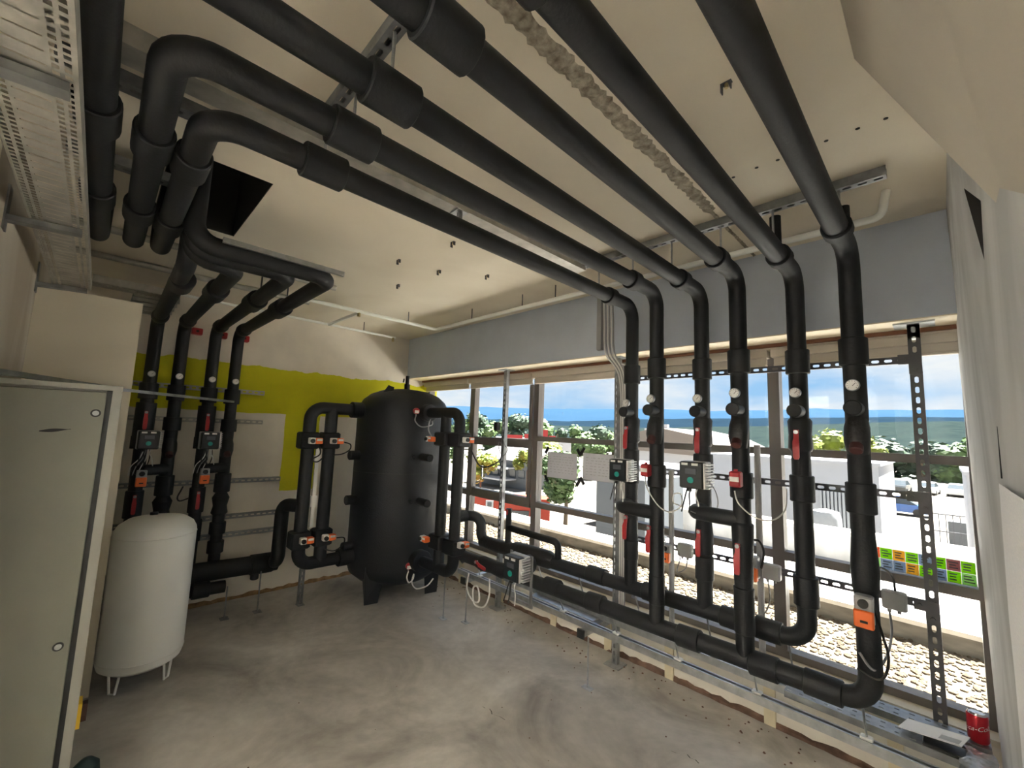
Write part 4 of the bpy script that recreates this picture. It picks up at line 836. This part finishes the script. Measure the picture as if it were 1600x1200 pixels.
# pipe loops on both sides of the tank
lp = thing('tank_pipework', (TX, 1.5, 0.4), 'black insulated pipe loop on the green-wall side of the tank', 'pipework', 'tank pipe loops')
ZT, ZB_ = 1.80, .41
MB().tube(fillet([(TX, TY - TR + .03, ZT), (TX, 1.385, ZT), (TX, 1.385, ZB_), (TX, TY - TR + .03, ZB_)], .11), .055, 20).build('pipe_run', 'foam', lp)
MB().tube([(TX, 1.575, ZT), (TX, 1.575, ZB_)], .055, 20).build('second_riser', 'foam', lp)
collar(lp, (TX, TY - TR - .00, ZT), (TX, TY - TR - .11, ZT), .078); collar(lp, (TX, TY - TR - .00, ZB_), (TX, TY - TR - .13, ZB_), .078)
for z in (1.50, .63):
    for y in (1.385, 1.575): MB().bevbox(TX - .07, TX + .07, y - .085, y + .075, z - .075, z + .075, .012).build('valve_block', 'foam', lp)
MB().tube(fillet([(-4.45, 1.30, .36), (-4.30, 1.30, .40), (-4.30, 1.30, .90), (TX, 1.385, .92)], .09), .058, 18).build('link_pipe', 'foam', lp)
lpR = thing('tank_pipework', (-3.15, TY, 0.4), 'black insulated pipe loop on the window side of the tank', 'pipework', 'tank pipe loops')
MB().tube(fillet([(TX + TR - .03, TY - .02, ZT), (-3.055, TY, ZT), (-3.055, TY, .40), (TX + TR - .05, TY - .02, .40)], .11), .050, 20).build('pipe_run', 'foam', lpR)
MB().tube([(-3.27, TY, ZT), (-3.27, TY, .40)], .050, 20).build('second_riser', 'foam', lpR)
collar(lpR, (TX + TR - .02, TY - .02, ZT), (TX + TR + .06, TY - .02, ZT), .085); collar(lpR, (TX + TR - .05, TY - .02, .40), (TX + TR + .07, TY - .02, .40), .10)
for z in (1.555, .63):
    for x in (-3.27, -3.055): MB().bevbox(x - .09, x + .09, TY - .07, TY + .07, z - .065, z + .065, .012).build('valve_block', 'foam', lpR)
MB().tube([(-3.0, TY + .03, .53), (-2.98, YF, .555)], .044, 16).build('outlet', 'foam', lpR)
MB().tube([(-3.055, TY, .875), (-3.05, 2.46, .875)], .044, 16).build('return_branch', 'foam', lpR)
for i, (x, y, z, rot, lb) in enumerate(((TX + .07, 1.405, 1.50, 90, 'on the upper left riser left of the tank'), (TX + .07, 1.595, 1.50, 90, 'on the upper riser next to the tank'), (TX + .07, 1.405, .64, 90, 'on the lower left riser left of the tank'), (TX + .07, 1.595, .64, 90, 'on the lower riser next to the tank'))):
    actuator(x, y + .0, z, R_(rot), 'orange and white actuator %s' % lb, 'side', 1.05)
for (x, y, z, rot, lb) in ((-3.355, TY - .02, 1.55, 0, 'on the upper valve between tank and its right pipes'), (-2.965, TY, 1.56, 90, 'on the upper valve of the outermost right tank pipe'), (-3.355, TY - .02, .65, 0, 'on the lower valve between tank and its right pipes'), (-2.965, TY, .67, 90, 'on the lower valve of the outermost right tank pipe')):
    actuator(x, y - (.05 if rot == 0 else 0), z, R_(rot), 'orange and white actuator %s' % lb, 'side', .95)
cable('cable', [(TX + .13, 1.66, 1.49), (TX + .13, 1.72, 1.47), (TX + .12, 1.72, 1.42), (TX + .1, 1.66, 1.38), (TX + .06, 1.60, 1.37)], .006, 'cable_black', 'black cable from the upper actuator next to the tank')
cable('cable', [(TX + .13, 1.66, .63), (TX + .13, 1.73, .62), (TX + .12, 1.73, .56), (TX + .1, 1.66, .51), (TX + .06, 1.58, .53)], .006, 'cable_black', 'black cable from the lower actuator next to the tank')
cable('cable', [(TX + .12, 1.44, 1.46), (TX + .1, 1.46, 1.38), (TX + .07, 1.40, 1.33), (TX + .06, 1.46, 1.31), (TX + .05, 1.52, 1.36)], .006, 'cable_black', 'black cable tangle between the left risers by the tank')
cable('cable', [(-2.9, 2.36, 1.47), (-2.86, 2.45, 1.33), (-2.80, 2.6, 1.38), (-2.86, 2.7, 1.50), (-2.95, 2.78, 1.58), (-3.0, 2.83, 1.64)], .007, 'cable_black', 'thick black cable from the right tank pipes to the metal post')
cable('cable', [(-2.98, 2.80, 1.62), (-2.92, 2.78, 1.52), (-2.88, 2.78, 1.48), (-2.93, 2.78, 1.42), (-3.0, 2.79, 1.46), (-3.02, 2.79, 1.54), (-2.95, 2.79, 1.52)], .004, 'cable_grey', 'coiled thin cable on the metal post by the opening window')
cable('cable', [(-2.88, 2.38, .44), (-2.92, 2.40, .30), (-2.86, 2.42, .22), (-2.78, 2.42, .24), (-2.80, 2.42, .34), (-2.86, 2.42, .32), (-2.84, 2.42, .20), (-2.74, 2.44, .20), (-2.70, 2.46, .30), (-2.72, 2.47, .42)], .007, 'cable_white', 'coiled white cable hanging below the rail near the tank')
jb = thing('junction_box', (-3.07, 2.83, 1.66), 'small black junction box on the post by the opening window', 'junction box', 'junction boxes')
MB().bevbox(-3.10, -3.045, 2.79, 2.83, 1.65, 1.735, .005).build('box', 'black_plastic', jb); MB().bevbox(-3.095, -3.05, 2.785, 2.791, 1.655, 1.73, .002).build('lid', 'black_plastic', jb)
wt = tag(MB().box(TX - .03, TX - .01, 1.465, 1.495, .72, 1.42).box(TX - .035, TX - .005, 1.45, 1.51, .90, 1.0).box(TX - .035, TX - .005, 1.455, 1.505, 1.30, 1.36).build('white_duct', 'white_plastic', smooth=False), 'thin white plastic duct between the two risers left of the tank', 'duct')
for (x, y, zt, lb) in ((-4.21, 1.50, .40, 'double one'), (-4.28, 1.17, .34, 'middle one'), (-4.30, 0.93, .26, 'left one')):
    t = thing('prop_rod', (x, y, 0), 'thin steel prop under the pipes by the back wall, %s' % lb, 'rod', 'prop rods')
    if 'double' in lb: MB().strut((x, y, .004), (x, y, zt), (1, 0, 0), w=.041).build('channel', 'steel_dull', t, smooth=False)
    else: MB().cyl((x, y, .004), (x, y, zt), .006, seg=8).build('rod', 'steel_dull', t)
    MB().box(x - .035, x + .035, y - .03, y + .03, 0, .005).build('foot_plate', 'steel_dull', t, smooth=False)

# ================================================================== FOUR RISERS ON THE BACK WALL
RX = -4.52; RY = [.272, .450, .678, .852]; XD = [-2.72, -2.60, -2.48, -2.36]; RR = .045; RC = .062; ROT = R_(90)
four = []
for i in range(4):
    y = RY[i]
    t = thing('insulated_pipe', (RX, y, .3), '%s of four black insulated pipes from ceiling hatch down the back wall' % ['leftmost', 'second', 'third', 'rightmost'][i], 'pipe', 'back wall pipes'); four.append(t)
    yv = .25 - .01 * i
    pts = [(XD[i], yv, 3.7), (XD[i], yv, 2.46)] + ([(XD[i], y, 2.46)] if i else []) + ([(RX, y, 2.46)]) + [(RX, y, .36 if i % 2 else .24)]
    MB().tube(fillet(pts, .10), RR, 18).build('pipe_run', 'foam', t)
    collar(t, (-3.05 - .05 * i, y, 2.46), (-3.22 - .05 * i, y, 2.46), RC); MB().tube([(RX + .26, y, 2.46), (RX + .22, y, 2.46), (RX + .14, y, 2.46), (RX + .10, y, 2.46)], [.045, .056, .056, .045], 18).build('elbow_joint', 'foam', t)
    gauge(t, RX, y, 2.0, RR, ROT)
    collar(t, (RX, y, 1.93), (RX, y, 1.80), RC)
    if i % 2 == 0:
        collar(t, (RX, y, 1.77), (RX, y, 1.42), .066, 'valve_body'); lever(t, RX, y, 1.69, .066, ROT)
        lever(t, RX, y, 1.03, .05, ROT); collar(t, (RX, y, 1.07), (RX, y, .86), .058, 'valve_body'); collar(t, (RX, y, .80), (RX, y, .62), .058)
        MB().cyl((RX, y - .05, 1.40), (RX, y - .05, 1.50), .02, seg=12).build('sensor_well', 'black_plastic', t)
    else:
        collar(t, (RX, y, 1.66), (RX, y, 1.55), RC); check_valve(t, RX, y, 1.39, RR, ROT); collar(t, (RX, y, 1.18), (RX, y, 1.02), RC)
        MB().tube([(RX, y, 1.01), (RX, y, .97), (RX, y, .90), (RX, y, .84), (RX, y, .82)], [RR, .066, .052, .064, RR], 18).build('valve_body', 'foam', t)
        collar(t, (RX, y, .76), (RX, y, .66), RC); collar(t, (RX, y, .60), (RX, y, .50), RC)
    if i % 2: MB().tube(fillet([(RX, RY[i - 1], 1.235), (RX + .10, RY[i - 1], 1.235), (RX + .02, y, 1.235)], .05), .042, 16).build('bypass_tee', 'foam', t)
pump(RX + .19, RY[0] + .03, 1.475, ROT, 'black pump head with green badge on the leftmost back-wall pipe', 1.05)
pump(RX + .19, RY[2] + .02, 1.475, ROT, 'black pump head with green badge on the third back-wall pipe', 1.05)
actuator(RX + .06, RY[0] + .02, 1.17, ROT, 'bright orange actuator on the leftmost back-wall pipe', 'orange', 1.15)
actuator(RX + .06, RY[2] + .02, 1.17, ROT, 'bright orange actuator on the third back-wall pipe', 'orange', 1.15)
for k_, yy in enumerate((RY[0], RY[2])):
    for j in range(4):
        cable('cable', [(RX + .15, yy + .01 + .012 * j, 1.40), (RX + .15, yy - .01 + .02 * j, 1.33), (RX + .12, yy - .05 + .03 * j, 1.27), (RX + .10, yy - .06 + .025 * j, 1.20)], .0035, ['cable_white', 'cable_grey', 'cable_white', 'cable_black'][j], '%s dangling under the %s back-wall pump' % (['leftmost thin white cable', 'thin grey cable', 'thin white cable beside the grey one', 'thin black cable'][j], 'left' if k_ == 0 else 'right'), 'thin cables under the %s back-wall pump' % ('left' if k_ == 0 else 'right'))
cable('cable', [(RX + .04, .62, .99), (RX + .04, .56, .97), (RX + .04, .54, 1.0), (RX + .04, .56, 1.06), (RX + .04, .57, 1.09)], .006, 'cable_black', 'short black cable bend between second and third back-wall pipes')
hb = thing('header_pipe', (-4.45, .8, .36), 'thick black insulated header low along the back wall', 'pipe', 'back wall headers')
MB().tube([(-4.45, .12, .385), (-4.45, 1.34, .355)], .078, 20).build('pipe_run', 'foam', hb)
collar(hb, (-4.45, 1.12, .36), (-4.45, 1.30, .358), .088); MB().cyl((-4.43, 1.16, .36), (-4.43, 1.16, .235), .034, seg=16, ch=.006).build('drain_stub', 'foam', hb)
hb2 = thing('header_pipe', (-4.36, .5, .25), 'thinner black header below the thick one by the back wall', 'pipe', 'back wall headers')
MB().tube([(-4.40, .12, .255), (-4.40, .93, .235)], .05, 18).build('pipe_run', 'foam', hb2); collar(hb2, (-4.40, .70, .24), (-4.40, .82, .238), .064)
for (z, y1, dk, lb) in ((1.93, 1.15, 'tray_zinc', 'green-painted band'), (1.645, 1.16, 'tray_zinc', 'just below the green band'), (1.09, 1.37, 'steel_dull', 'above the white vessel'), (.765, 1.38, 'steel_dull', 'second from the bottom'), (.60, 1.46, 'steel', 'lowest above the thick header')):
    tag(MB().strut((XB + .042, .12, z), (XB + .042, y1, z), (1, 0, 0)).build('wall_channel', dk, smooth=False), 'horizontal slotted channel on the back wall, %s' % lb, 'channel', 'back wall channels')

# ================================================================== OVERHEAD: channels, hangers, trunking, sprinkler pipe
for (y, x0, x1, lb) in ((.47, -1.62, -.45, 'near the camera'), (2.155, -1.62, -.105, 'near the window beam')):
    t = thing('ceiling_channel', ((x0 + x1) / 2, y, 2.72), 'steel channel under the ceiling carrying the six pipes, %s' % lb, 'channel', 'ceiling channels')
    MB().strut((x0, y, ZC - .042), (x1, y, ZC - .042), (0, 0, -1)).build('channel', 'steel_dull', t, smooth=False)
    for x in XT:
        if x1 > x > x0: MB().cyl((x, y, ZC - .04), (x, y, Z + .03), .005, seg=8).build('hanger_rod', 'steel', t)
tr = thing('ceiling_trunking', (-1.61, 1.0, 2.70), 'long galvanised trunking on the ceiling between first and second pipes', 'trunking')
MB().box(-1.665, -1.663, -.30, 2.15, 2.70, ZC).box(-1.565, -1.563, -.30, 2.15, 2.70, ZC).box(-1.663, -1.565, -.30, 2.15, 2.70, 2.702).build('channel', 'tray_zinc', tr, smooth=False)
MB().box(-1.60, -1.58, 1.14, 1.16, 2.62, 2.70).box(-1.68, -1.56, 1.12, 1.18, 2.694, 2.70).build('bracket', 'steel', tr, smooth=False)
sp = thing('sprinkler_pipe', (-2.0, 2.37, 2.65), 'white painted sprinkler pipe along the ceiling above the windows', 'pipe')
MB().tube(fillet([(-3.585, 1.0, 2.66), (-3.575, 2.37, 2.655), (-.14, 2.37, 2.65), (-.12, 2.37, ZC)], .04), .0165, 12).build('main', 'white_enamel', sp)
MB().tube(fillet([(-4.33, .2, 2.665), (-4.33, 2.33, 2.66)], .03), .012, 10).build('branch', 'white_enamel', sp); MB().tube([(-4.33, 1.58, 2.66), (-3.585, 1.58, 2.66)], .015, 10).build('cross_link', 'white_enamel', sp)
for (x, y) in ((-3.58, 2.05), (-4.33, 1.95), (-3.0, 2.37), (-2.35, 2.37), (-2.0, 2.37)): MB().cyl((x, y, 2.655), (x, y, ZC), .0045, seg=6).build('hanger', 'dark_steel', sp)
for (x, y) in ((-3.585, 1.56), (-4.33, 2.30)): MB().cyl((x, y, 2.655), (x, y, 2.61), .014, seg=10).build('sprinkler_head', 'brass', sp)
# conduits on ceiling toward the left back
for (y, x0, x1, z) in ((.02, -4.70, -3.0, 2.72),): pass
for k_, (x, lb) in enumerate(((-3.35, 'nearer the hatch'), (-3.95, 'nearer the back wall'))):
    tag(MB().tube([(x, -.25, 2.735), (x, 1.25, 2.735)], .022, 12).build('conduit', 'tray_zinc'), 'grey conduit crossing the ceiling behind the hatch, %s' % lb, 'conduit', 'ceiling conduits')
tag(MB().box(-2.318, -2.300, .33, .90, 2.475, 2.500).build('hatch_rail', 'steel', smooth=False), 'pale steel rail beside the four pipes turning under the hatch', 'rail')
for i in range(4): 
    x = -3.0 - .05 * i; tag(MB().cyl((x, RY[i], 2.50), (x, RY[i], ZC), .005, seg=8).build('hanger_rod', 'dark_steel'), 'thin hanger rod above the %s back-wall pipe run' % ['leftmost', 'second', 'third', 'rightmost'][i], 'rod', 'hanger rods')
for i, (y, lb) in enumerate(((.56, 'left one'), (.75, 'middle one'), (.93, 'right one'))):
    t = thing('alarm_box', (-4.66, y, 2.41), 'small red box high on the back wall, %s' % lb, 'box', 'red boxes')
    MB().bevbox(-4.72, -4.66, y - .04, y + .04, 2.41, 2.47, .006).build('housing', 'red', t); MB().cyl((-4.66, y, 2.44), (-4.652, y, 2.44), .012, seg=12).build('lens', 'dark_red', t)
# little fixings left on the ceiling
for i, (x, y, lb) in enumerate(((-1.19, .47 - .30, 'left of the second pipe near the hatch'), (-.86, .62, 'just right of the third pipe collar'), (-1.22, 1.44, 'between the second and third pipes'), (-2.0, 1.41, 'between first pipe and the window beam'), (-2.50, 1.33, 'nearest the hatch rail'), (-2.45, 1.62, 'right of the hatch rail'), (-2.25, 1.9, 'above the tank side of the first pipe'), (-2.95, 1.58, 'near the sprinkler cross link'), (-.42, 1.3, 'left of the sixth pipe'))):
    t = thing('ceiling_fixing', (x, y, ZC - .035), 'small leftover metal fixing on the ceiling %s' % lb, 'fixing', 'ceiling fixings')
    MB().box(x - .016, x + .016, y - .008, y + .008, ZC - .003, ZC).box(x - .016, x - .013, y - .008, y + .008, ZC - .03, ZC - .003).box(x + .010, x + .013, y - .008, y + .008, ZC - .022, ZC - .003).build('clip', 'dark_steel', t, smooth=False)
    MB().cyl((x, y, ZC - .003), (x, y, ZC - .018), .006, seg=6).build('bolt', 'brass', t)

# ================================================================== CABLE TRAYS ON THE LEFT
def cable_tray(name, axis, u0, u1, v0, v1, z, m, label, side=.05):
    t = thing(name, ((u0 + u1) / 2, (v0 + v1) / 2, z) if axis == 'x' else ((v0 + v1) / 2, (u0 + u1) / 2, z), label, 'cable tray', 'cable trays')
    mb = MB(); L = u1 - u0; n = max(1, round(L / .05)); c = L / n; w = v1 - v0
    ub = [0, .1, .38, .45, .55, .62, .9, 1.0]; vb = [0, .05, .125, .175, .25, .30, .70, .75, .825, .875, .95, 1.0]
    P = (lambda u, v, zz: Vector((u, v, zz))) if axis == 'x' else (lambda u, v, zz: Vector((v, u, zz)))
    for i in range(n):
        for a in range(7):
            for b in range(11):
                if a in (1, 5) and b in (1, 3, 7, 9): continue
                if a == 3 and b == 5: continue
                k = len(mb.v); ua, u_b = u0 + c * (i + ub[a]), u0 + c * (i + ub[a + 1]); va, v_b = v0 + w * vb[b], v0 + w * vb[b + 1]
                mb.v += [P(ua, va, z), P(u_b, va, z), P(u_b, v_b, z), P(ua, v_b, z)]; mb.f.append((k, k + 1, k + 2, k + 3))
    mb.build('perforated_bottom', m, t, smooth=False)
    for vv in (v0, v1):
        s2 = MB(); k = 0
        for th in (0, .0015):
            s2.v += [P(u0, vv + th, z), P(u1, vv + th, z), P(u1, vv + th, z + side), P(u0, vv + th, z + side)]
        s2.f += [(0, 1, 2, 3), (4, 5, 6, 7), (0, 1, 5, 4), (3, 2, 6, 7)]
        s2.build('side_flange', m, t, smooth=False)
    return t
cable_tray('cable_tray', 'x', -3.58, -.70, -.272, -.112, 2.40, 'tray_zinc', 'wide perforated cable tray running overhead along the left wall')
cable_tray('cable_tray', 'y', -.12, .33, -3.98, -3.84, 2.52, 'tray_zinc', 'short perforated cable tray crossing above the partition wall')
for x, lb in ((-1.37, 'nearest the camera'), (-2.43, 'middle'), (-3.55, 'by the partition wall')):
    t = thing('tray_bracket', (x, -.25, 2.36), 'steel cantilever bracket under the long cable tray, %s' % lb, 'bracket', 'tray brackets')
    MB().bar((x, YL, 2.376), (x, -.125, 2.388), .045, .022).build('arm', 'steel_dull', t, smooth=False); MB().box(x - .03, x + .03, YL, YL + .006, 2.33, 2.50).build('wall_plate', 'steel_dull', t, smooth=False)
tb = thing('duct_stack', (-4.3, .22, 2.50), 'run of ribbed galvanised cable ducting beyond the partition wall', 'ducting')
for i in range(4): MB().box(-4.00 - .16 * i, -4.15 - .16 * i, .09, .35, 2.535, 2.575).build('rib_panel', 'steel_dull', tb, smooth=False)
for i in range(5): MB().bar((-3.99 - .16 * i, .09, 2.525), (-3.99 - .16 * i, .35, 2.525), .03, .03).build('cross_bar', 'tray_zinc', tb, smooth=False)
# pipe hangers between the three pipes at upper left
for x, lb in ((-1.75, 'nearer the camera'), (-2.35, 'farther from the camera')):
    t = thing('pipe_support', (x, .02, 2.6), 'galvanised ceiling support between the three upper-left pipes, %s' % lb, 'support', 'pipe supports')
    MB().strut((x, -.2, 2.68), (x, .21, 2.68), (0, 0, -1), w=.06).build('channel', 'steel_dull', t, smooth=False)
    for y in (-.032, .087): MB().bar((x, y, 2.68), (x, y, 2.50), .03, .012).build('hanger_strap', 'cream_trim', t, smooth=False)

# ================================================================== CABINET, VESSEL
cb_ = thing('control_cabinet', (-2.95, -.13, 0), 'grey metal control cabinet standing in the left foreground', 'cabinet')
CX0, CX1, CY0, CY1, CH = -3.30, -2.60, -.325, .066, 1.785
MB().box(CX0, CX1 - .02, CY0, CY1, 0, CH).build('body', 'cabinet_light', cb_, smooth=False)
MB().box(CX1 - .02, CX1, CY1 - .030, CY1, 0, CH).box(CX1 - .02, CX1, CY0, CY1 - .030, CH - .022, CH).box(CX1 - .02, CX1 - .004, CY1 - .004, CY1 + .003, 0, CH).build('side_frame', 'cabinet_light', cb_, smooth=False)
MB().box(CX1 - .022, CX1 - .012, CY1 - .048, CY1 - .030, 0, CH - .022).build('gap_seal', 'black_plastic', cb_, smooth=False)
sp_ = MB().bevbox(CX1 - .015, CX1 + .003, CY0, CY1 - .048, .04, CH - .032, .003).build('side_panel', 'cabinet_grey', cb_)
for (y, z) in ((-.0085, 1.66), (-.0175, .70)): 
    MB().cyl((CX1 + .002, y, z), (CX1 + .006, y, z), .017, seg=20).build('lock_ring', 'black_plastic', sp_); 
    MB().cyl((CX1 + .005, y, z), (CX1 + .008, y, z), .011, seg=16).build('lock_insert', 'steel', sp_)
mk = MB(); mk.loft([[(CX1 + .0036, -.166 + .090 * u - .0, 1.578 + .010 * u + s_ * (.006 * math.sin(math.pi * min(1, u * 1.1 + .05)) + .001)) for s_ in (-1, 1)] for u in [i / 10 for i in range(11)]], caps=False, closed=False); mk.build('pen_mark', 'ink', sp_, smooth=False)
sw = MB().box(CX1 - .10, CX1 - .03, CY1 + .003, CY1 + .016, .33, .43).build('switch_plate', 'yellow', cb_, smooth=False); MB().box(CX1 - .085, CX1 - .05, CY1 + .016, CY1 + .034, .345, .415).build('switch_handle', 'dark_red', sw, smooth=False)
tag(MB().bar((-2.48, -.31, CH + .018), (-3.55, .078, CH + .03), .03, .022).bar((-3.55, .078, CH + .03), (-4.36, .83, CH + .030), .03, .018).build('metal_profile', 'steel_dull', smooth=False), 'long thin metal profile lying across the top of the grey cabinet', 'profile')
tag(MB().lathe([(0, 0), (.05, 0), (.055, .03), (.045, .11), (.02, .135), (0, .14)], (-2.74, .125, 0), 14).build('tool_bag', 'dark_green'), 'dark green bag on the floor at the foot of the cabinet', 'bag')
VX, VY, VR = -3.655, .353, .216
vs = thing('expansion_vessel', (VX, VY, 0), 'white cylindrical expansion vessel standing on short legs beside the cabinet', 'vessel')
MB().lathe([(0, .085), (.10, .088), (.17, .105), (.205, .13), (VR, .165), (VR, .90), (VR - .004, .93), (VR - .022, .965), (.15, .998), (.07, 1.012), (0, 1.015)], (VX, VY, 0), 56).build('shell', 'white_enamel', vs)
for z in (.175, .90): MB().lathe([(VR, z - .004), (VR + .0025, z), (VR, z + .004)], (VX, VY, 0), 56).build('weld_seam', 'white_enamel', vs)
MB().cyl((VX - .03, VY - .02, 1.008), (VX - .03, VY - .02, 1.03), .022, seg=14).build('valve_cap', 'black_plastic', vs)
for az in (-48, 52, 175):
    a = R_(az); d = Vector((math.cos(a), math.sin(a), 0)); s_ = Vector((-d.y, d.x, 0)); c = Vector((VX, VY, 0)) + d * .165
    MB().tube([c + s_ * .035 + Vector((0, 0, .115)), c + s_ * .018 + Vector((0, 0, .008)), c - s_ * .018 + Vector((0, 0, .008)), c - s_ * .035 + Vector((0, 0, .115))], .007, 8).build('leg', 'white_enamel', vs)

# ================================================================== PAPERS ON THE GLASS AND WALL
def sheet(x0, x1, z0, z1, lb, seed, tapes):
    t = thing('taped_sheet', ((x0 + x1) / 2, 3.098, z0), lb, 'paper', 'taped sheets'); MB().box(x0, x1, 3.0985, 3.1, z0, z1).build('paper', 'thin_paper', t, smooth=False)
    rnd = random.Random(seed); mb = MB()
    for i in range(7):
        z = z1 - .04 - i * .024; x = x0 + .03
        while x < x1 - .05: l = rnd.uniform(.008, .03); mb.box(x, x + l, 3.0978, 3.0984, z, z + .004); x += l + rnd.uniform(.006, .03)
    mb.build('writing', 'grey_plastic', t, smooth=False)
    for (x, z, s_) in tapes: MB().bar((x - .02, 3.0975, z - .03 * s_), (x + .02, 3.0975, z + .03 * s_), .002, .03, (0, 1, 0) if False else (1, 0, -s_)).build('tape', 'tape_black', t, smooth=False)
sheet(-2.655, -2.31, 1.235, 1.47, 'white sheet taped to the window glass, left of the pair', 1, [(-2.665, 1.485, 1), (-2.29, 1.485, -1), (-2.665, 1.22, -1), (-2.29, 1.22, 1)])
sheet(-2.245, -1.93, 1.255, 1.485, 'white sheet taped to the window glass, right of the pair beside the pump', 2, [(-2.25, 1.50, 1), (-2.25, 1.24, -1)])
for nm_, c_ in (('card_lime', (.40, .78, .02)), ('card_orange', (.85, .26, .08)), ('card_red', (.85, .14, .08)), ('card_blue', (.36, .46, .60)), ('card_amber', (.85, .58, .08)), ('card_rose', (.48, .24, .24)), ('card_mint', (.45, .78, .30))): paper_mat(nm_, c_, .45)
up = ['card_blue', 'card_orange', 'card_lime', 'card_amber', 'card_lime', 'card_blue', 'card_lime', 'card_rose', 'card_lime']
dn = ['card_red', 'card_mint', 'card_blue', 'card_blue', 'card_amber', 'card_lime', 'card_blue', 'card_lime', 'card_mint']
cname = {'card_blue': 'grey-blue', 'card_orange': 'orange', 'card_lime': 'lime green', 'card_amber': 'amber', 'card_rose': 'dull rose', 'card_red': 'red', 'card_mint': 'mint green'}
nth = ['first', 'second', 'third', 'fourth', 'fifth', 'sixth', 'seventh', 'eighth', 'ninth']
for r_, (row, z0) in enumerate(((dn, .990), (up, 1.046))):
    for i, m in enumerate(row):
        x = -.375 + i * .050; nm = '%s card, %s from the left in the %s row on the right window' % (cname[m], nth[i], 'lower' if r_ == 0 else 'upper')
        t = thing('window_card', (x + .024, 3.10, z0), nm, 'card', 'coloured cards on the window'); MB().box(x, x + .0485, 3.101, 3.1035, z0, z0 + .054).build('card', m, t, smooth=False)
        mb = MB(); rnd = random.Random(i + 20 * r_)
        for j in range(3): mb.box(x + .006 + .004 * rnd.random(), x + .030 + .014 * rnd.random(), 3.1003, 3.1009, z0 + .012 + j * .013, z0 + .018 + j * .013)
        mb.build('print', 'bld_grey', t, smooth=False)
# sheets hung on the right wall
t = thing('wall_notice', (.085, 1.25, 1.2), 'curled white printed sheets pinned to the right plaster wall', 'paper')
rows = [[(.080 - .012 * math.sin(math.pi * u) * (1 - v) - .004, 1.42 - .46 * u - .10 * abs(v - .5), 1.02 + .56 * v) for v in [k_ / 6 for k_ in range(7)]] for u in [j / 8 for j in range(9)]]
MB().loft(rows, caps=False, closed=False).build('sheet', 'paper_print', t)
MB().bar((.083, 1.395, 1.59), (.083, 1.38, 1.70), .004, .008).build('clip', 'ink', t, smooth=False)
# chipped cracks and crumbs on the screed, anchor holes in the ceiling
FL = bpy.data.objects['floor']
for (x, y, n) in ((-2.03, 1.83, 9), (-1.35, 1.75, 6), (-1.1, 2.35, 7)):
    mb = MB(); px_, py_ = x, y; rows = []
    for i in range(n): rows.append([(px_, py_, .0008), (px_ + .004, py_ + .003, .0008)]); px_ += .022; py_ += random.uniform(-.02, .02)
    mb.loft(rows, caps=False, closed=False); mb.build('crack', 'shaft_dark', FL, smooth=False)
mb = MB()
for i in range(110):
    x = random.uniform(-4.3, 0); y = 2.95 - abs(random.gauss(0, .16)); r = random.uniform(.003, .009); mb.lathe([(0, 0), (r, .001), (r * .6, r * .7), (0, r * .8)], (x, y, 0), 5)
for i in range(30):
    x = random.uniform(-3.6, -.6); y = random.uniform(.5, 2.6); r = random.uniform(.002, .005); mb.lathe([(0, 0), (r, .001), (r * .6, r * .7), (0, r * .8)], (x, y, 0), 5)
o_ = mb.build('floor_crumbs', 'brick_joint', smooth=False); o_['kind'] = 'stuff'; tag(o_, 'small crumbs of debris scattered on the floor near the window wall', 'debris')
for (x, y) in HOLES: MB().cyl((x, y, ZC - .0012), (x, y, ZC + .001), .007, seg=10).build('anchor_hole', 'shaft_dark', ceil, smooth=False)
t = thing('pump_stand', (-2.24, 2.30, .40), 'pair of upright steel flats holding the pump on the lower header', 'stand')
for x in (-2.335, -2.125): MB().box(x - .012, x + .012, 2.335, 2.341, .40, .76).build('upright', 'steel_dull', t, smooth=False)
MB().box(-2.347, -2.113, 2.336, 2.35, .40, .425).build('base_bar', 'steel_dull', t, smooth=False)
